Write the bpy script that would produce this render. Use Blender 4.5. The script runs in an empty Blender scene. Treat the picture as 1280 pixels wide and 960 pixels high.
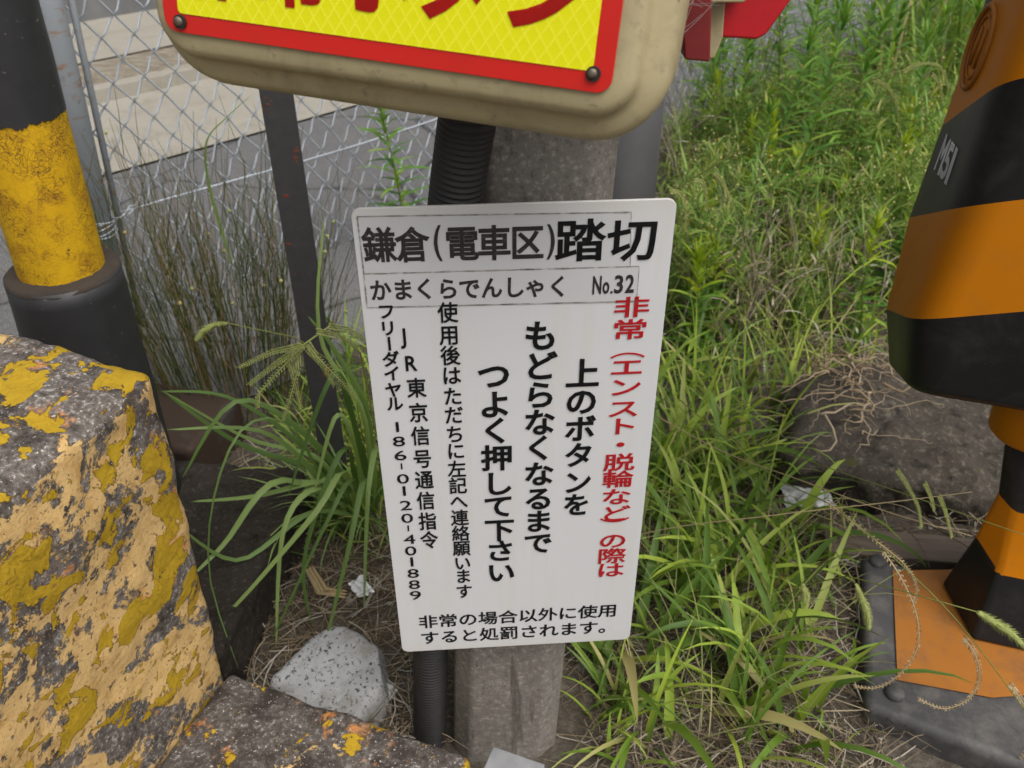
import bpy, bmesh, math, random
from mathutils import Vector, Matrix, noise
R = math.radians
random.seed(7)
sc = bpy.context.scene
COL = sc.collection

# ------------------------------------------------------------------ camera
CAMZ = 1.30
F = 1100.0
PITCH, ROLL = R(34.8), R(-0.3425)
_fw = Vector((0, math.cos(PITCH), -math.sin(PITCH)))
_r0 = Vector((1, 0, 0)); _u0 = _r0.cross(_fw)
_rt = _r0 * math.cos(ROLL) + _u0 * math.sin(ROLL)
_up = _u0 * math.cos(ROLL) - _r0 * math.sin(ROLL)
CAM = Vector((0, 0, CAMZ))
cam_d = bpy.data.cameras.new("camera"); cam = bpy.data.objects.new("camera", cam_d); COL.objects.link(cam)
cam_d.sensor_width = 36.0; cam_d.lens = F / 1280 * 36.0
cam_d.clip_start = 0.02; cam_d.clip_end = 500
cam_d.dof.use_dof = True; cam_d.dof.focus_distance = 0.95; cam_d.dof.aperture_fstop = 9.5
m3 = Matrix((_rt, _up, -_fw)).transposed()
cam.matrix_world = Matrix.Translation(CAM) @ m3.to_4x4()
sc.camera = cam

# ------------------------------------------------------------------ world, sun, exposure
SUN_EL, SUN_AZ = R(58), R(142)        # soft light through thin cloud, high, from the right behind the camera
w = bpy.data.worlds.new("World"); sc.world = w; w.use_nodes = True
wn = w.node_tree; bg = wn.nodes["Background"]
sky = wn.nodes.new("ShaderNodeTexSky"); sky.sky_type = 'NISHITA'; sky.sun_disc = False
sky.sun_elevation = SUN_EL; sky.sun_rotation = SUN_AZ; sky.dust_density = 6.0; sky.ozone_density = 1.0
hs = wn.nodes.new("ShaderNodeHueSaturation"); hs.inputs["Saturation"].default_value = 0.22
wn.links.new(sky.outputs[0], hs.inputs["Color"]); wn.links.new(hs.outputs[0], bg.inputs[0])
bg.inputs[1].default_value = 0.12
sd = bpy.data.lights.new("sun", 'SUN'); sd.energy = 1.5; sd.angle = R(45); sd.color = (1.0, 0.96, 0.9)
so = bpy.data.objects.new("sun", sd); COL.objects.link(so)
sdir = Vector((math.sin(SUN_AZ) * math.cos(SUN_EL), math.cos(SUN_AZ) * math.cos(SUN_EL), math.sin(SUN_EL)))
so.rotation_euler = sdir.to_track_quat('Z', 'Y').to_euler(); so.location = (0, -3, 6)
sc.view_settings.view_transform = 'Standard'; sc.view_settings.look = 'None'
sc.view_settings.exposure = 0.42; sc.view_settings.gamma = 1.0

# ------------------------------------------------------------------ measuring helpers
def ray(px, py):
    return _rt * ((px - 640) / F) - _up * ((py - 480) / F) + _fw
def onY(px, py, y):
    d = ray(px, py); return CAM + d * (y / d.y)
def onZ(px, py, z=0.0):
    d = ray(px, py); return CAM + d * ((z - CAMZ) / d.z)
def onP(px, py, p0, n):
    d = ray(px, py); return CAM + d * ((p0 - CAM).dot(n) / d.dot(n))

# ------------------------------------------------------------------ object helpers
def tag(o, label=None, cat=None, group=None, kind=None):
    if label: o["label"] = label
    if cat: o["category"] = cat
    if group: o["group"] = group
    if kind: o["kind"] = kind
    return o
def empty(name, loc=(0, 0, 0), rz=0.0, label=None, cat=None, group=None):
    o = bpy.data.objects.new(name, None); COL.objects.link(o); o.empty_display_size = .05
    o.location = loc; o.rotation_euler = (0, 0, rz)
    return tag(o, label, cat, group)
class MB:
    def __init__(s): s.v = []; s.f = []; s.m = []
    def add(s, vs, fs, mi=0):
        b = len(s.v); s.v.extend([tuple(q) for q in vs])
        s.f.extend([tuple(i + b for i in f) for f in fs]); s.m.extend([mi] * len(fs))
    def box(s, c, size, M=None, mi=0):
        hx, hy, hz = [q / 2 for q in size]; c = Vector(c)
        vs = [Vector((x, y, z)) for x in (-hx, hx) for y in (-hy, hy) for z in (-hz, hz)]
        vs = [(M @ q if M else q) + c for q in vs]
        s.add(vs, [(0, 1, 3, 2), (4, 6, 7, 5), (0, 4, 5, 1), (2, 3, 7, 6), (0, 2, 6, 4), (1, 5, 7, 3)], mi)
    def tube(s, pts, rad, n=8, cap=True, mi=0):
        pts = [Vector(p) for p in pts]; k = len(pts)
        rads = rad if isinstance(rad, (list, tuple)) else [rad] * k
        t0 = (pts[1] - pts[0]).normalized()
        a = t0.orthogonal().normalized(); vs = []
        for i, p in enumerate(pts):
            t = (pts[min(i + 1, k - 1)] - pts[max(i - 1, 0)]).normalized()
            a = (a - t * a.dot(t))
            a = a.normalized() if a.length > 1e-6 else t.orthogonal().normalized()
            b = t.cross(a)
            for j in range(n):
                an = 2 * math.pi * j / n
                vs.append(p + (a * math.cos(an) + b * math.sin(an)) * rads[i])
        fs = []
        for i in range(k - 1):
            for j in range(n):
                j2 = (j + 1) % n
                fs.append((i * n + j, i * n + j2, (i + 1) * n + j2, (i + 1) * n + j))
        if cap:
            fs.append(tuple(range(n - 1, -1, -1))); fs.append(tuple((k - 1) * n + j for j in range(n)))
        s.add(vs, fs, mi)
    def prism(s, front, d, mi=0):
        n = len(front); vs = [Vector(p) for p in front] + [Vector(p) + Vector(d) for p in front]
        fs = [tuple(range(n)), tuple(range(2 * n - 1, n - 1, -1))]
        fs += [(i, i + n, (i + 1) % n + n, (i + 1) % n) for i in range(n)]
        s.add(vs, fs, mi)
    def build(s, name, mats, parent=None, smooth=False, loc=None):
        me = bpy.data.meshes.new(name); me.from_pydata(s.v, [], s.f)
        for m in (mats if isinstance(mats, (list, tuple)) else [mats]): me.materials.append(m)
        if len(me.materials) > 1: me.polygons.foreach_set("material_index", s.m)
        if smooth: me.polygons.foreach_set("use_smooth", [True] * len(s.f))
        me.update()
        o = bpy.data.objects.new(name, me); COL.objects.link(o)
        if parent: o.parent = parent
        if loc is not None: o.location = loc
        return o
def fixn(o):
    bm = bmesh.new(); bm.from_mesh(o.data)
    bmesh.ops.remove_doubles(bm, verts=bm.verts, dist=1e-5)
    bmesh.ops.recalc_face_normals(bm, faces=bm.faces); bm.to_mesh(o.data); bm.free(); return o
def bevel(o, width, seg=3, angle=30):
    fixn(o)
    m = o.modifiers.new("bevel", 'BEVEL'); m.width = width; m.segments = seg; m.limit_method = 'ANGLE'; m.angle_limit = R(angle)
    o.data.polygons.foreach_set("use_smooth", [True] * len(o.data.polygons))
    w_ = o.modifiers.new("wn", 'WEIGHTED_NORMAL'); w_.keep_sharp = True
    return o
def rough_box(h, r, res, amp, freq, seed=0, warp=0.0):
    """rounded box of half sizes h with a worn, noisy surface"""
    h = Vector(h); V = {}; vs = []; fs = []
    def pt(p):
        key = tuple(round(q, 5) for q in p)
        if key in V: return V[key]
        inner = Vector([max(-h[i] + r, min(h[i] - r, p[i])) for i in range(3)])
        d = p - inner; d = d.normalized() if d.length > 1e-9 else Vector((0, 0, 1))
        q = inner + d * r
        s_ = Vector((seed * 3.1, seed * 1.7, seed * 2.3))
        nn = noise.fractal(q * freq + s_, 1.0, 2.0, 5)
        q = q + d * amp * nn
        if warp: q = q + noise.noise_vector(q * 4 + s_) * warp
        V[key] = len(vs); vs.append(q); return V[key]
    def lin(a, n):
        # denser rows near the edges
        return [-a + 2 * a * i / n for i in range(n + 1)]
    for ax in range(3):
        u, v = [(1, 2), (2, 0), (0, 1)][ax]
        nu = max(4, int(2 * h[u] / res)); nv = max(4, int(2 * h[v] / res))
        for sg in (-1, 1):
            U, W = lin(h[u], nu), lin(h[v], nv)
            for i in range(nu):
                for j in range(nv):
                    ids = []
                    for a, b in ((i, j), (i + 1, j), (i + 1, j + 1), (i, j + 1)):
                        p = Vector((0, 0, 0)); p[ax] = sg * h[ax]; p[u] = U[a]; p[v] = W[b]; ids.append(pt(p))
                    fs.append(tuple(ids) if sg > 0 else tuple(reversed(ids)))
    m = MB(); m.add(vs, fs); return m

def facet(m, n_, seed, lo, hi, k=.85):
    rnd = random.Random(seed); pl_ = []
    ext = Vector([max(abs(v[i]) for v in m.v) for i in range(3)])
    for _ in range(n_):
        d = Vector((rnd.gauss(0, 1), rnd.gauss(0, 1), rnd.gauss(.25, .8))).normalized()
        sup = math.sqrt(sum((d[i] * ext[i]) ** 2 for i in range(3))); pl_.append((d, sup * rnd.uniform(lo, hi)))
    out = []
    for v in m.v:
        v = Vector(v)
        for d, q_ in pl_:
            e = v.dot(d) - q_
            if e > 0: v -= d * e * k
        out.append(tuple(v))
    m.v = out
# ------------------------------------------------------------------ node helper
class NT:
    def __init__(s, name):
        s.mat = bpy.data.materials.new(name); s.mat.use_nodes = True
        s.t = s.mat.node_tree; s.t.nodes.clear()
        s.out = s.t.nodes.new("ShaderNodeOutputMaterial")
        s.co = s.t.nodes.new("ShaderNodeTexCoord")
        s.geo = s.t.nodes.new("ShaderNodeNewGeometry")
    def link(s, a, b): s.t.links.new(a, b)
    def put(s, sock, val):
        if val is None: return
        if isinstance(val, bpy.types.NodeSocket): s.link(val, sock)
        elif isinstance(val, (int, float)): sock.default_value = val
        else:
            sock.default_value = (*val, 1.0) if len(val) == 3 and sock.type == 'RGBA' else val
    def noise(s, scale, detail=6, rough=.55, dist=0.0, vec=None):
        n = s.t.nodes.new("ShaderNodeTexNoise"); s.put(n.inputs["Scale"], scale); n.inputs["Detail"].default_value = detail
        n.inputs["Roughness"].default_value = rough; n.inputs["Distortion"].default_value = dist
        s.link(vec or s.co.outputs["Object"], n.inputs["Vector"]); return n.outputs["Fac"]
    def noisec(s, scale, detail=2):
        n = s.t.nodes.new("ShaderNodeTexNoise"); n.inputs["Scale"].default_value = scale; n.inputs["Detail"].default_value = detail
        s.link(s.co.outputs["Object"], n.inputs["Vector"]); return n.outputs["Color"]
    def vor(s, scale, feature='F1', vec=None, rand=1.0):
        n = s.t.nodes.new("ShaderNodeTexVoronoi"); n.feature = feature; n.inputs["Scale"].default_value = scale
        n.inputs["Randomness"].default_value = rand
        s.link(vec or s.co.outputs["Object"], n.inputs["Vector"]); return n.outputs["Distance"]
    def ramp(s, fac, a, b, ca=(0, 0, 0), cb=(1, 1, 1), interp='LINEAR'):
        n = s.t.nodes.new("ShaderNodeValToRGB"); n.color_ramp.interpolation = interp
        e = n.color_ramp.elements; e[0].position = max(0, min(1, a)); e[1].position = max(0, min(1, b))
        e[0].color = (*ca, 1); e[1].color = (*cb, 1); s.link(fac, n.inputs[0]); return n.outputs[0]
    def ramps(s, fac, stops):
        n = s.t.nodes.new("ShaderNodeValToRGB"); e = n.color_ramp.elements
        while len(e) < len(stops): e.new(.5)
        for k, (p, c) in enumerate(stops): e[k].position = p; e[k].color = (*c, 1)
        s.link(fac, n.inputs[0]); return n.outputs[0]
    def mix(s, fac, a, b, mode='MIX'):
        n = s.t.nodes.new("ShaderNodeMix"); n.data_type = 'RGBA'; n.blend_type = mode
        s.put(n.inputs["Factor"], fac); s.put(n.inputs["A"], None); s.put(n.inputs[6], a); s.put(n.inputs[7], b)
        return n.outputs[2]
    def math(s, op, a, b=None, clamp=False):
        n = s.t.nodes.new("ShaderNodeMath"); n.operation = op; n.use_clamp = clamp
        s.put(n.inputs[0], a)
        if b is not None: s.put(n.inputs[1], b)
        return n.outputs[0]
    def xyz(s, sock=None):
        n = s.t.nodes.new("ShaderNodeSeparateXYZ"); s.link(sock or s.co.outputs["Object"], n.inputs[0]); return n.outputs
    def mapping(s, scale, rot=(0, 0, 0)):
        n = s.t.nodes.new("ShaderNodeMapping"); n.inputs["Scale"].default_value = scale; n.inputs["Rotation"].default_value = rot
        s.link(s.co.outputs["Object"], n.inputs[0]); return n.outputs[0]
    def bump(s, h, strength=.5, dist=.002, prev=None):
        n = s.t.nodes.new("ShaderNodeBump"); n.inputs["Strength"].default_value = strength; n.inputs["Distance"].default_value = dist
        s.link(h, n.inputs["Height"])
        if prev is not None: s.link(prev, n.inputs["Normal"])
        return n.outputs[0]
    def pbr(s, col, rough=.6, metal=0.0, nrm=None, spec=.4, trans=0.0, tcol=None, coat=0.0):
        n = s.t.nodes.new("ShaderNodeBsdfPrincipled")
        s.put(n.inputs["Base Color"], col); s.put(n.inputs["Roughness"], rough); s.put(n.inputs["Metallic"], metal)
        n.inputs["Specular IOR Level"].default_value = spec; n.inputs["Coat Weight"].default_value = coat
        if nrm is not None: s.link(nrm, n.inputs["Normal"])
        res = n.outputs[0]
        if trans > 0:
            t = s.t.nodes.new("ShaderNodeBsdfTranslucent"); s.put(t.inputs[0], tcol if tcol is not None else col)
            mx = s.t.nodes.new("ShaderNodeMixShader"); mx.inputs[0].default_value = trans
            s.link(res, mx.inputs[1]); s.link(t.outputs[0], mx.inputs[2]); res = mx.outputs[0]
        s.link(res, s.out.inputs["Surface"]); return s.mat
    @property
    def island(s): return s.geo.outputs["Random Per Island"]

MT = {}
def simple(name, col, rough=.6, metal=0, var=.25, scale=40, bump=.2, spec=.4):
    n = NT(name); f = n.noise(scale, 6)
    dk = tuple(c * (1 - var) for c in col); lt = tuple(min(1, c * (1 + var)) for c in col)
    b = n.bump(n.noise(scale * 5, 4), bump, .001)
    MT[name] = n.pbr(n.ramp(f, .3, .7, dk, lt), rough, metal, b, spec); return MT[name]

# soil
n = NT("soil"); f = n.noise(3.5, 8, .65); g = n.noise(60, 6, .7)
c = n.mix(f, (.05, .041, .032), (.105, .088, .068)); c = n.mix(n.ramp(g, .45, .7), c, (.15, .13, .105))
c = n.mix(n.ramp(n.vor(140), .0, .22, (1, 1, 1), (0, 0, 0)), c, (.2, .18, .16))
MT["soil"] = n.pbr(c, .95, 0, n.bump(n.noise(45, 8, .7), .9, .012), .2)
# asphalt
n = NT("asphalt"); f = n.noise(1.2, 4); g = n.noise(170, 4, .7)
c = n.mix(f, (.095, .093, .096), (.13, .127, .128)); c = n.mix(n.ramp(g, .5, .68), c, (.24, .235, .23))
c = n.mix(n.ramp(n.vor(120), .05, .3, (1, 1, 1), (0, 0, 0)), c, (.07, .07, .072)); c = n.mix(n.ramp(n.vor(1.3, 'DISTANCE_TO_EDGE', n.mix(.12, n.co.outputs['Object'], n.noisec(3, 5))), .0, .012, (1, 1, 1), (0, 0, 0)), c, (.04, .04, .04)); c = n.mix(n.math('MULTIPLY', n.ramp(n.noise(2.6, 8, .7), .5, .7), .6), c, (.16, .152, .14))
MT["asphalt"] = n.pbr(c, .9, 0, n.bump(g, .5, .004), .25)
# pale concrete
n = NT("pale_concrete"); f = n.noise(2.2, 8, .6); g = n.noise(90, 5, .7)
c = n.mix(f, (.26, .24, .20), (.34, .32, .275)); c = n.mix(n.ramp(g, .55, .75), c, (.25, .225, .18)); c = n.mix(n.math('MULTIPLY', n.ramp(n.noise(5, 8, .7, .5), .5, .68), .7), c, (.22, .195, .155))
MT["pale_concrete"] = n.pbr(c, .9, 0, n.bump(g, .3, .003), .2)
n = NT("rubble_dirt"); f = n.noise(9, 8, .7, 1.5, n.mapping((1, 3, 1), (0, 0, R(-45))))
MT["rubble_dirt"] = n.pbr(n.ramps(f, [(.3, (.16, .12, .08)), (.5, (.3, .26, .2)), (.65, (.45, .42, .36))]), .95, 0, n.bump(f, 1, .03), .2)
simple("dark_wall", (.003, .0035, .006), .7, 0, .3, 2)
simple("grey_wall", (.13, .13, .13), .85, 0, .2, 6)

# sign enamel
n = NT("sign_white"); f = n.noise(7, 7, .65); g = n.noise(140, 3, .6)
c = n.mix(f, (.555, .56, .57), (.51, .51, .515)); c = n.mix(n.ramp(g, .73, .79), c, (.42, .38, .33))
z = n.xyz(); edge = n.math('SUBTRACT', n.math('ABSOLUTE', z[2]), .285)
dirt = n.math('MULTIPLY', n.math('MULTIPLY', edge, 30, True), n.noise(30, 6), True)
c = n.mix(n.math('MULTIPLY', dirt, .5), c, (.45, .38, .28))
st = n.noise(5, 5, .6, 0, n.mapping((9, 9, .7)))
c = n.mix(n.math('MULTIPLY', n.ramp(st, .5, .7), .28), c, (.5, .46, .38))
MT["sign_white"] = n.pbr(c, .38, 0, n.bump(n.noise(20, 4), .05, .002), .4)
n = NT("sticker"); f = n.noise(12, 6); c = n.mix(f, (.50, .505, .512), (.45, .45, .45))
c = n.mix(n.ramp(n.noise(160, 3), .74, .8), c, (.4, .37, .33))
MT["sticker"] = n.pbr(c, .35, 0, n.bump(n.noise(16, 3), .12, .002), .4)
n = NT("dirt_line"); f = n.noise(60, 6, .7)
MT["dirt_line"] = n.pbr(n.ramps(f, [(.33, (.09, .08, .07)), (.50, (.24, .225, .205)), (.68, (.46, .455, .45))]), .8)
def ink(name, col, fade):
    n = NT(name); f = n.noise(160, 4, .6)
    MT[name] = n.pbr(n.mix(n.ramp(f, .55, .85), col, fade), .4, 0, None, .4)
ink("ink_black", (.012, .012, .014), (.05, .05, .05)); ink("ink_grey", (.055, .048, .045), (.16, .15, .145))
ink("ink_red", (.60, .022, .03), (.62, .08, .07))
# yellow reflective plate
n = NT("reflective_yellow"); x = n.xyz()
a = n.math('ADD', n.math('MULTIPLY', x[0], 92), n.math('MULTIPLY', x[2], 62))
b = n.math('SUBTRACT', n.math('MULTIPLY', x[0], 92), n.math('MULTIPLY', x[2], 62))
def lat(q): return n.math('ABSOLUTE', n.math('SUBTRACT', n.math('FRACT', q), .5))
l = n.math('MAXIMUM', lat(a), lat(b))
lf = n.ramp(l, .40, .47)
c = n.mix(lf, (.74, .73, .002), (.82, .80, .03)); c = n.mix(n.math('MULTIPLY', n.ramp(n.noise(6, 5), .4, .8), .15), c, (.8, .62, .0))
c = n.mix(n.ramp(n.noise(210, 2), .765, .8), c, (.25, .2, .05))
MT["reflective_yellow"] = n.pbr(c, .32, 0, n.bump(l, .1, .001), .5, coat=.2)
n = NT("red_paint"); f = n.noise(25, 6); c = n.mix(f, (.62, .014, .010), (.5, .02, .014))
c = n.mix(n.ramp(n.noise(190, 3), .74, .78), c, (.5, .3, .25))
MT["red_paint"] = n.pbr(c, .3, 0, None, .5)
# beige moulded box
n = NT("beige_plastic"); f = n.noise(8, 7, .6); g = n.noise(90, 6, .7)
c = n.mix(f, (.32, .265, .14), (.43, .37, .22)); c = n.mix(n.ramp(g, .58, .8), c, (.16, .13, .085))
c = n.mix(n.ramp(n.noise(120, 3), .73, .76), c, (.03, .025, .02))
c = n.mix(n.math('MULTIPLY', n.ramp(n.noise(14, 8, .7, .6), .5, .72), .6), c, (.2, .165, .1))
MT["beige_plastic"] = n.pbr(c, .55, 0, n.bump(g, .25, .001), .35)
simple("red_plastic", (.42, .012, .018), .35, 0, .15, 18, .05, .5)
simple("dark_red_plastic", (.16, .015, .015), .5, 0, .25, 30, .1)
# weathered concrete post
n = NT("post_concrete"); f = n.noise(9, 8, .65); g = n.noise(115, 6, .8)
c = n.mix(f, (.125, .112, .098), (.205, .188, .168)); c = n.mix(n.ramp(g, .52, .64), c, (.30, .27, .23)); c = n.mix(n.ramp(g, .3, .45, (1, 1, 1), (0, 0, 0)), c, (.07, .06, .05))
st = n.noise(7, 7, .65, .3, n.mapping((6, 6, .55)))
c = n.mix(n.math('MULTIPLY', n.ramp(st, .56, .66), .7), c, (.065, .055, .047))
MT["post_concrete"] = n.pbr(c, .85, 0, n.bump(g, .25, .0015), .25)
simple("steel_post_grey", (.07, .07, .072), .6, .1, .25, 9)
# black angle post with rust
n = NT("rusted_black"); f = n.noise(26, 7, .6); g = n.noise(11, 5, .6, .2)
c = n.mix(n.noise(60, 5), (.028, .028, .03), (.055, .053, .053)); c = n.mix(n.ramp(f, .615, .64), c, (.15, .035, .014))
MT["rusted_black"] = n.pbr(c, .55, 0, n.bump(n.math('ADD', n.ramp(f, .61, .65), n.noise(70, 4)), .5, .001), .35)
# galvanised pipe with rust
n = NT("galvanised"); f = n.noise(14, 7, .65, .2, n.mapping((1, 1, 2.6)))
c = n.mix(n.noise(5, 6), (.27, .30, .34), (.40, .42, .44)); c = n.mix(n.ramp(f, .56, .66), c, (.34, .19, .10)); c = n.mix(n.ramp(n.noise(40, 5), .6, .8), c, (.2, .2, .2))
MT["galvanised"] = n.pbr(c, .55, .25, n.bump(n.noise(80, 4), .2, .001), .4)
n = NT("fence_wire"); c = n.mix(n.noise(20, 4), (.36, .40, .46), (.50, .53, .57))
MT["fence_wire"] = n.pbr(c, .45, .3, None, .4)
# pole paints
n = NT("pole_black"); f = n.noise(30, 6); c = n.mix(f, (.018, .018, .020), (.034, .034, .036)); c = n.mix(n.ramp(n.noise(120, 3), .7, .74), c, (.12, .11, .1))
MT["pole_black"] = n.pbr(c, .5, 0, n.bump(n.noise(25, 5), .15, .002), .4)
n = NT("pole_yellow")
wob = n.mix(.12, n.co.outputs["Object"], n.noisec(30, 3))
e1 = n.vor(62, 'DISTANCE_TO_EDGE', wob); e2 = n.vor(140, 'DISTANCE_TO_EDGE', wob)
area = n.ramp(n.noise(14, 6, .6), .34, .56)
c = n.mix(n.noise(9, 7, .65), (.50, .27, .004), (.66, .41, .014)); c = n.mix(n.math('MULTIPLY', n.ramp(n.noise(28, 7, .65), .5, .66), .6), c, (.38, .18, .012))
crk = n.math('MULTIPLY', n.math('MAXIMUM', n.ramp(e1, .015, .075, (1, 1, 1), (0, 0, 0)), n.math('MULTIPLY', n.ramp(e2, .02, .10, (1, 1, 1), (0, 0, 0)), .45)), area)
c = n.mix(n.math('MULTIPLY', crk, .9), c, (.12, .06, .015)); c = n.mix(n.ramp(n.noise(36, 8, .7), .66, .69), c, (.03, .022, .018))
zz = n.xyz()
MT["pole_yellow"] = n.pbr(c, .75, 0, n.bump(n.math('SUBTRACT', 1, crk), .5, .0012), .2)
n = NT("rust_dirt"); c = n.mix(n.noise(30, 7), (.02, .017, .015), (.06, .043, .03)); MT["rust_dirt"] = n.pbr(c, .9, 0, n.bump(n.noise(60, 5), .6, .003))
n = NT("conduit_plastic"); MT["conduit_plastic"] = n.pbr(n.mix(n.noise(30, 6), (.012, .0115, .011), (.032, .030, .028)), .55, 0, None, .4)

# lichen and flaking paint on concrete: the front block
def lichen(name, yth_top, yth_side, pth_top, pth_side, dark=1.0):
    n = NT(name); P = n.xyz(); Nn = n.t.nodes.new("ShaderNodeVectorTransform"); Nn.convert_from = 'WORLD'; Nn.convert_to = 'OBJECT'
    n.link(n.geo.outputs["True Normal"], Nn.inputs[0]); nz = n.math('MULTIPLY', n.xyz(Nn.outputs[0])[2], 1.0, True)
    g1 = n.noise(130, 6, .75); g2 = n.noise(9, 8, .7)
    c = n.mix(g2, tuple(q * dark for q in (.085, .07, .06)), tuple(q * dark for q in (.19, .165, .145)))
    c = n.mix(n.ramp(g1, .52, .63), c, tuple(q * dark for q in (.38, .35, .32))); c = n.mix(n.ramp(g1, .33, .46, (1, 1, 1), (0, 0, 0)), c, (.035, .028, .024))
    c = n.mix(n.ramp(n.noise(22, 8, .75), .47, .62), c, (.04, .031, .026)); c = n.mix(n.ramp(n.noise(260, 2, .6), .66, .70), c, (.5, .47, .43))
    def mask(fac, tt, ts, w_):
        th = n.math('ADD', n.math('MULTIPLY', nz, tt - ts), ts)
        return n.math('MULTIPLY', n.math('SUBTRACT', fac, th), 1 / w_, True)
    rag = n.math('MULTIPLY', n.math('SUBTRACT', n.noise(70, 7, .75), .5), .34)
    fp = n.math('ADD', n.noise(10, 7, .62, .5), rag); fy = n.math('ADD', n.noise(18, 7, .55, .45, n.mapping((1, 1, 1))), n.math('MULTIPLY', rag, .42))
    mp = mask(fp, pth_top, pth_side, .02); my = mask(fy, yth_top, yth_side, .012)
    ed = n.math('MULTIPLY', n.math('ADD', P[0], .035), 3.2, True)       # more paint left along the outer edge
    ed = n.math('MULTIPLY', ed, n.math('SUBTRACT', 1, nz, True))
    my = n.math('MAXIMUM', my, mask(n.math('ADD', fy, n.math('MULTIPLY', ed, .34)), yth_top, yth_side, .012))
    pc = n.mix(n.noise(20, 6), (.55, .345, .125), (.63, .44, .20)); pc = n.mix(n.ramp(n.noise(45, 7, .7), .5, .72), pc, (.42, .24, .07)); pc = n.mix(n.ramp(n.noise(75, 4), .62, .68), pc, (.14, .08, .05)); pc = n.mix(n.ramp(n.noise(190, 4, .7), .60, .68), pc, (.22, .15, .10))
    c = n.mix(mp, c, pc)
    orr = n.math('MULTIPLY', n.ramp(n.noise(17, 7, .7, .3), .575, .65), .75); c = n.mix(orr, c, (.60, .25, .07))
    yc = n.mix(n.noise(26, 6), (.34, .21, .008), (.48, .315, .022)); yc = n.mix(n.math('MULTIPLY', n.ramp(n.vor(38, 'DISTANCE_TO_EDGE', n.mix(.1, n.co.outputs["Object"], n.noisec(25))), .0, .06, (1, 1, 1), (0, 0, 0)), .35), yc, (.25, .14, .01))
    rim = n.math('MULTIPLY', n.math('MULTIPLY', my, n.math('SUBTRACT', 1, my)), 3.0, True)
    c = n.mix(my, c, yc); c = n.mix(rim, c, (.14, .07, .02))
    hgt = n.math('ADD', n.math('ADD', n.math('MULTIPLY', my, .8), n.math('MULTIPLY', n.noise(34, 7, .7), .9)), n.math('ADD', n.math('MULTIPLY', mp, .45), n.math('MULTIPLY', g1, 1.1)))
    MT[name] = n.pbr(c, .85, 0, n.bump(hgt, .8, .003), .25)
lichen("block_concrete", .545, .603, .60, .462)
lichen("kerb_concrete", .60, .6, .60, .55, .7)
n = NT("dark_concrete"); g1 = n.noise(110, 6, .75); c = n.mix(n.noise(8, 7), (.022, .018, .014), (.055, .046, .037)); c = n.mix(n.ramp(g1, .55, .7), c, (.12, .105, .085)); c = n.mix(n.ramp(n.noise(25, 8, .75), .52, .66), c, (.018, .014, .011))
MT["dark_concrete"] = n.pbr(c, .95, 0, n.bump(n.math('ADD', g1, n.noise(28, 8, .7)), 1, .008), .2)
n = NT("rock_grey"); g1 = n.noise(70, 7, .75); c = n.mix(n.noise(6, 7), (.055, .046, .037), (.105, .09, .072)); c = n.mix(n.ramp(g1, .52, .64), c, (.19, .165, .13)); c = n.mix(n.ramp(n.noise(30, 6), .55, .7), c, (.03, .026, .022)); c = n.mix(n.ramp(n.noise(13, 6), .66, .72), c, (.09, .09, .02))
MT["rock_grey"] = n.pbr(c, .95, 0, n.bump(n.math('ADD', g1, n.noise(22, 9, .75)), 1, .012), .2)
n = NT("rock_white"); v = n.vor(115); c = n.mix(n.noise(20, 7), (.30, .305, .305), (.41, .415, .415)); c = n.mix(n.ramp(n.noise(135, 4, .7), .565, .61), c, (.05, .05, .05)); c = n.mix(n.ramp(n.noise(14, 7, .7), .5, .68), c, (.235, .225, .205))
MT["rock_white"] = n.pbr(c, .9, 0, n.bump(n.noise(120, 6), .7, .003), .25)
n = NT("rusty_steel"); c = n.mix(n.noise(6, 7), (.028, .017, .011), (.07, .046, .031)); c = n.mix(n.ramp(n.noise(9, 6), .58, .7), c, (.07, .07, .072)); MT["rusty_steel"] = n.pbr(c, .7, .2, n.bump(n.noise(50, 5), .3, .002))
n = NT("wood_old"); c = n.mix(n.noise(10, 6, .6, 0, n.mapping((1.2, 14, 14))), (.085, .062, .045), (.19, .15, .115)); MT["wood_old"] = n.pbr(c, .9, 0, n.bump(n.noise(12, 6, .6, 0, n.mapping((1, 16, 16))), .5, .004))
# machine plastic
n = NT("machine_orange"); c = n.mix(n.noise(5, 6), (.46, .145, .001), (.52, .175, .002)); c = n.mix(n.math('MULTIPLY', n.ramp(n.noise(30, 7), .5, .75), .3), c, (.33, .13, .02)); MT["machine_orange"] = n.pbr(c, .5, 0, n.bump(n.noise(8, 3), .05, .003), .2)
n = NT("machine_black"); c = n.mix(n.noise(7, 6), (.008, .008, .009), (.014, .014, .014)); c = n.mix(n.ramp(n.noise(200, 3), .74, .78), c, (.1, .1, .1)); c = n.mix(n.math('MULTIPLY', n.ramp(n.noise(11, 8, .75, .5), .5, .8), .35), c, (.075, .07, .062)); MT["machine_black"] = n.pbr(c, .42, 0, n.bump(n.noise(8, 3), .05, .003), .3)
n = NT("rubber_black"); c = n.mix(n.noise(9, 7), (.03, .03, .032), (.075, .073, .072)); c = n.mix(n.ramp(n.noise(17, 8, .75), .45, .75), c, (.14, .128, .115)); MT["rubber_black"] = n.pbr(c, .6, 0, n.bump(n.noise(60, 5), .2, .002), .35)
n = NT("panel_orange"); c = n.mix(n.noise(7, 7), (.27, .095, .010), (.35, .135, .022)); c = n.mix(n.ramp(n.noise(16, 8, .75), .48, .72), c, (.19, .085, .03)); MT["panel_orange"] = n.pbr(c, .65, 0, n.bump(n.noise(60, 5), .2, .002), .3)
simple("white_vinyl", (.84, .85, .86), .5, 0, .1)
simple("steel_bolt", (.16, .13, .10), .5, .5, .4, 200)
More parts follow.
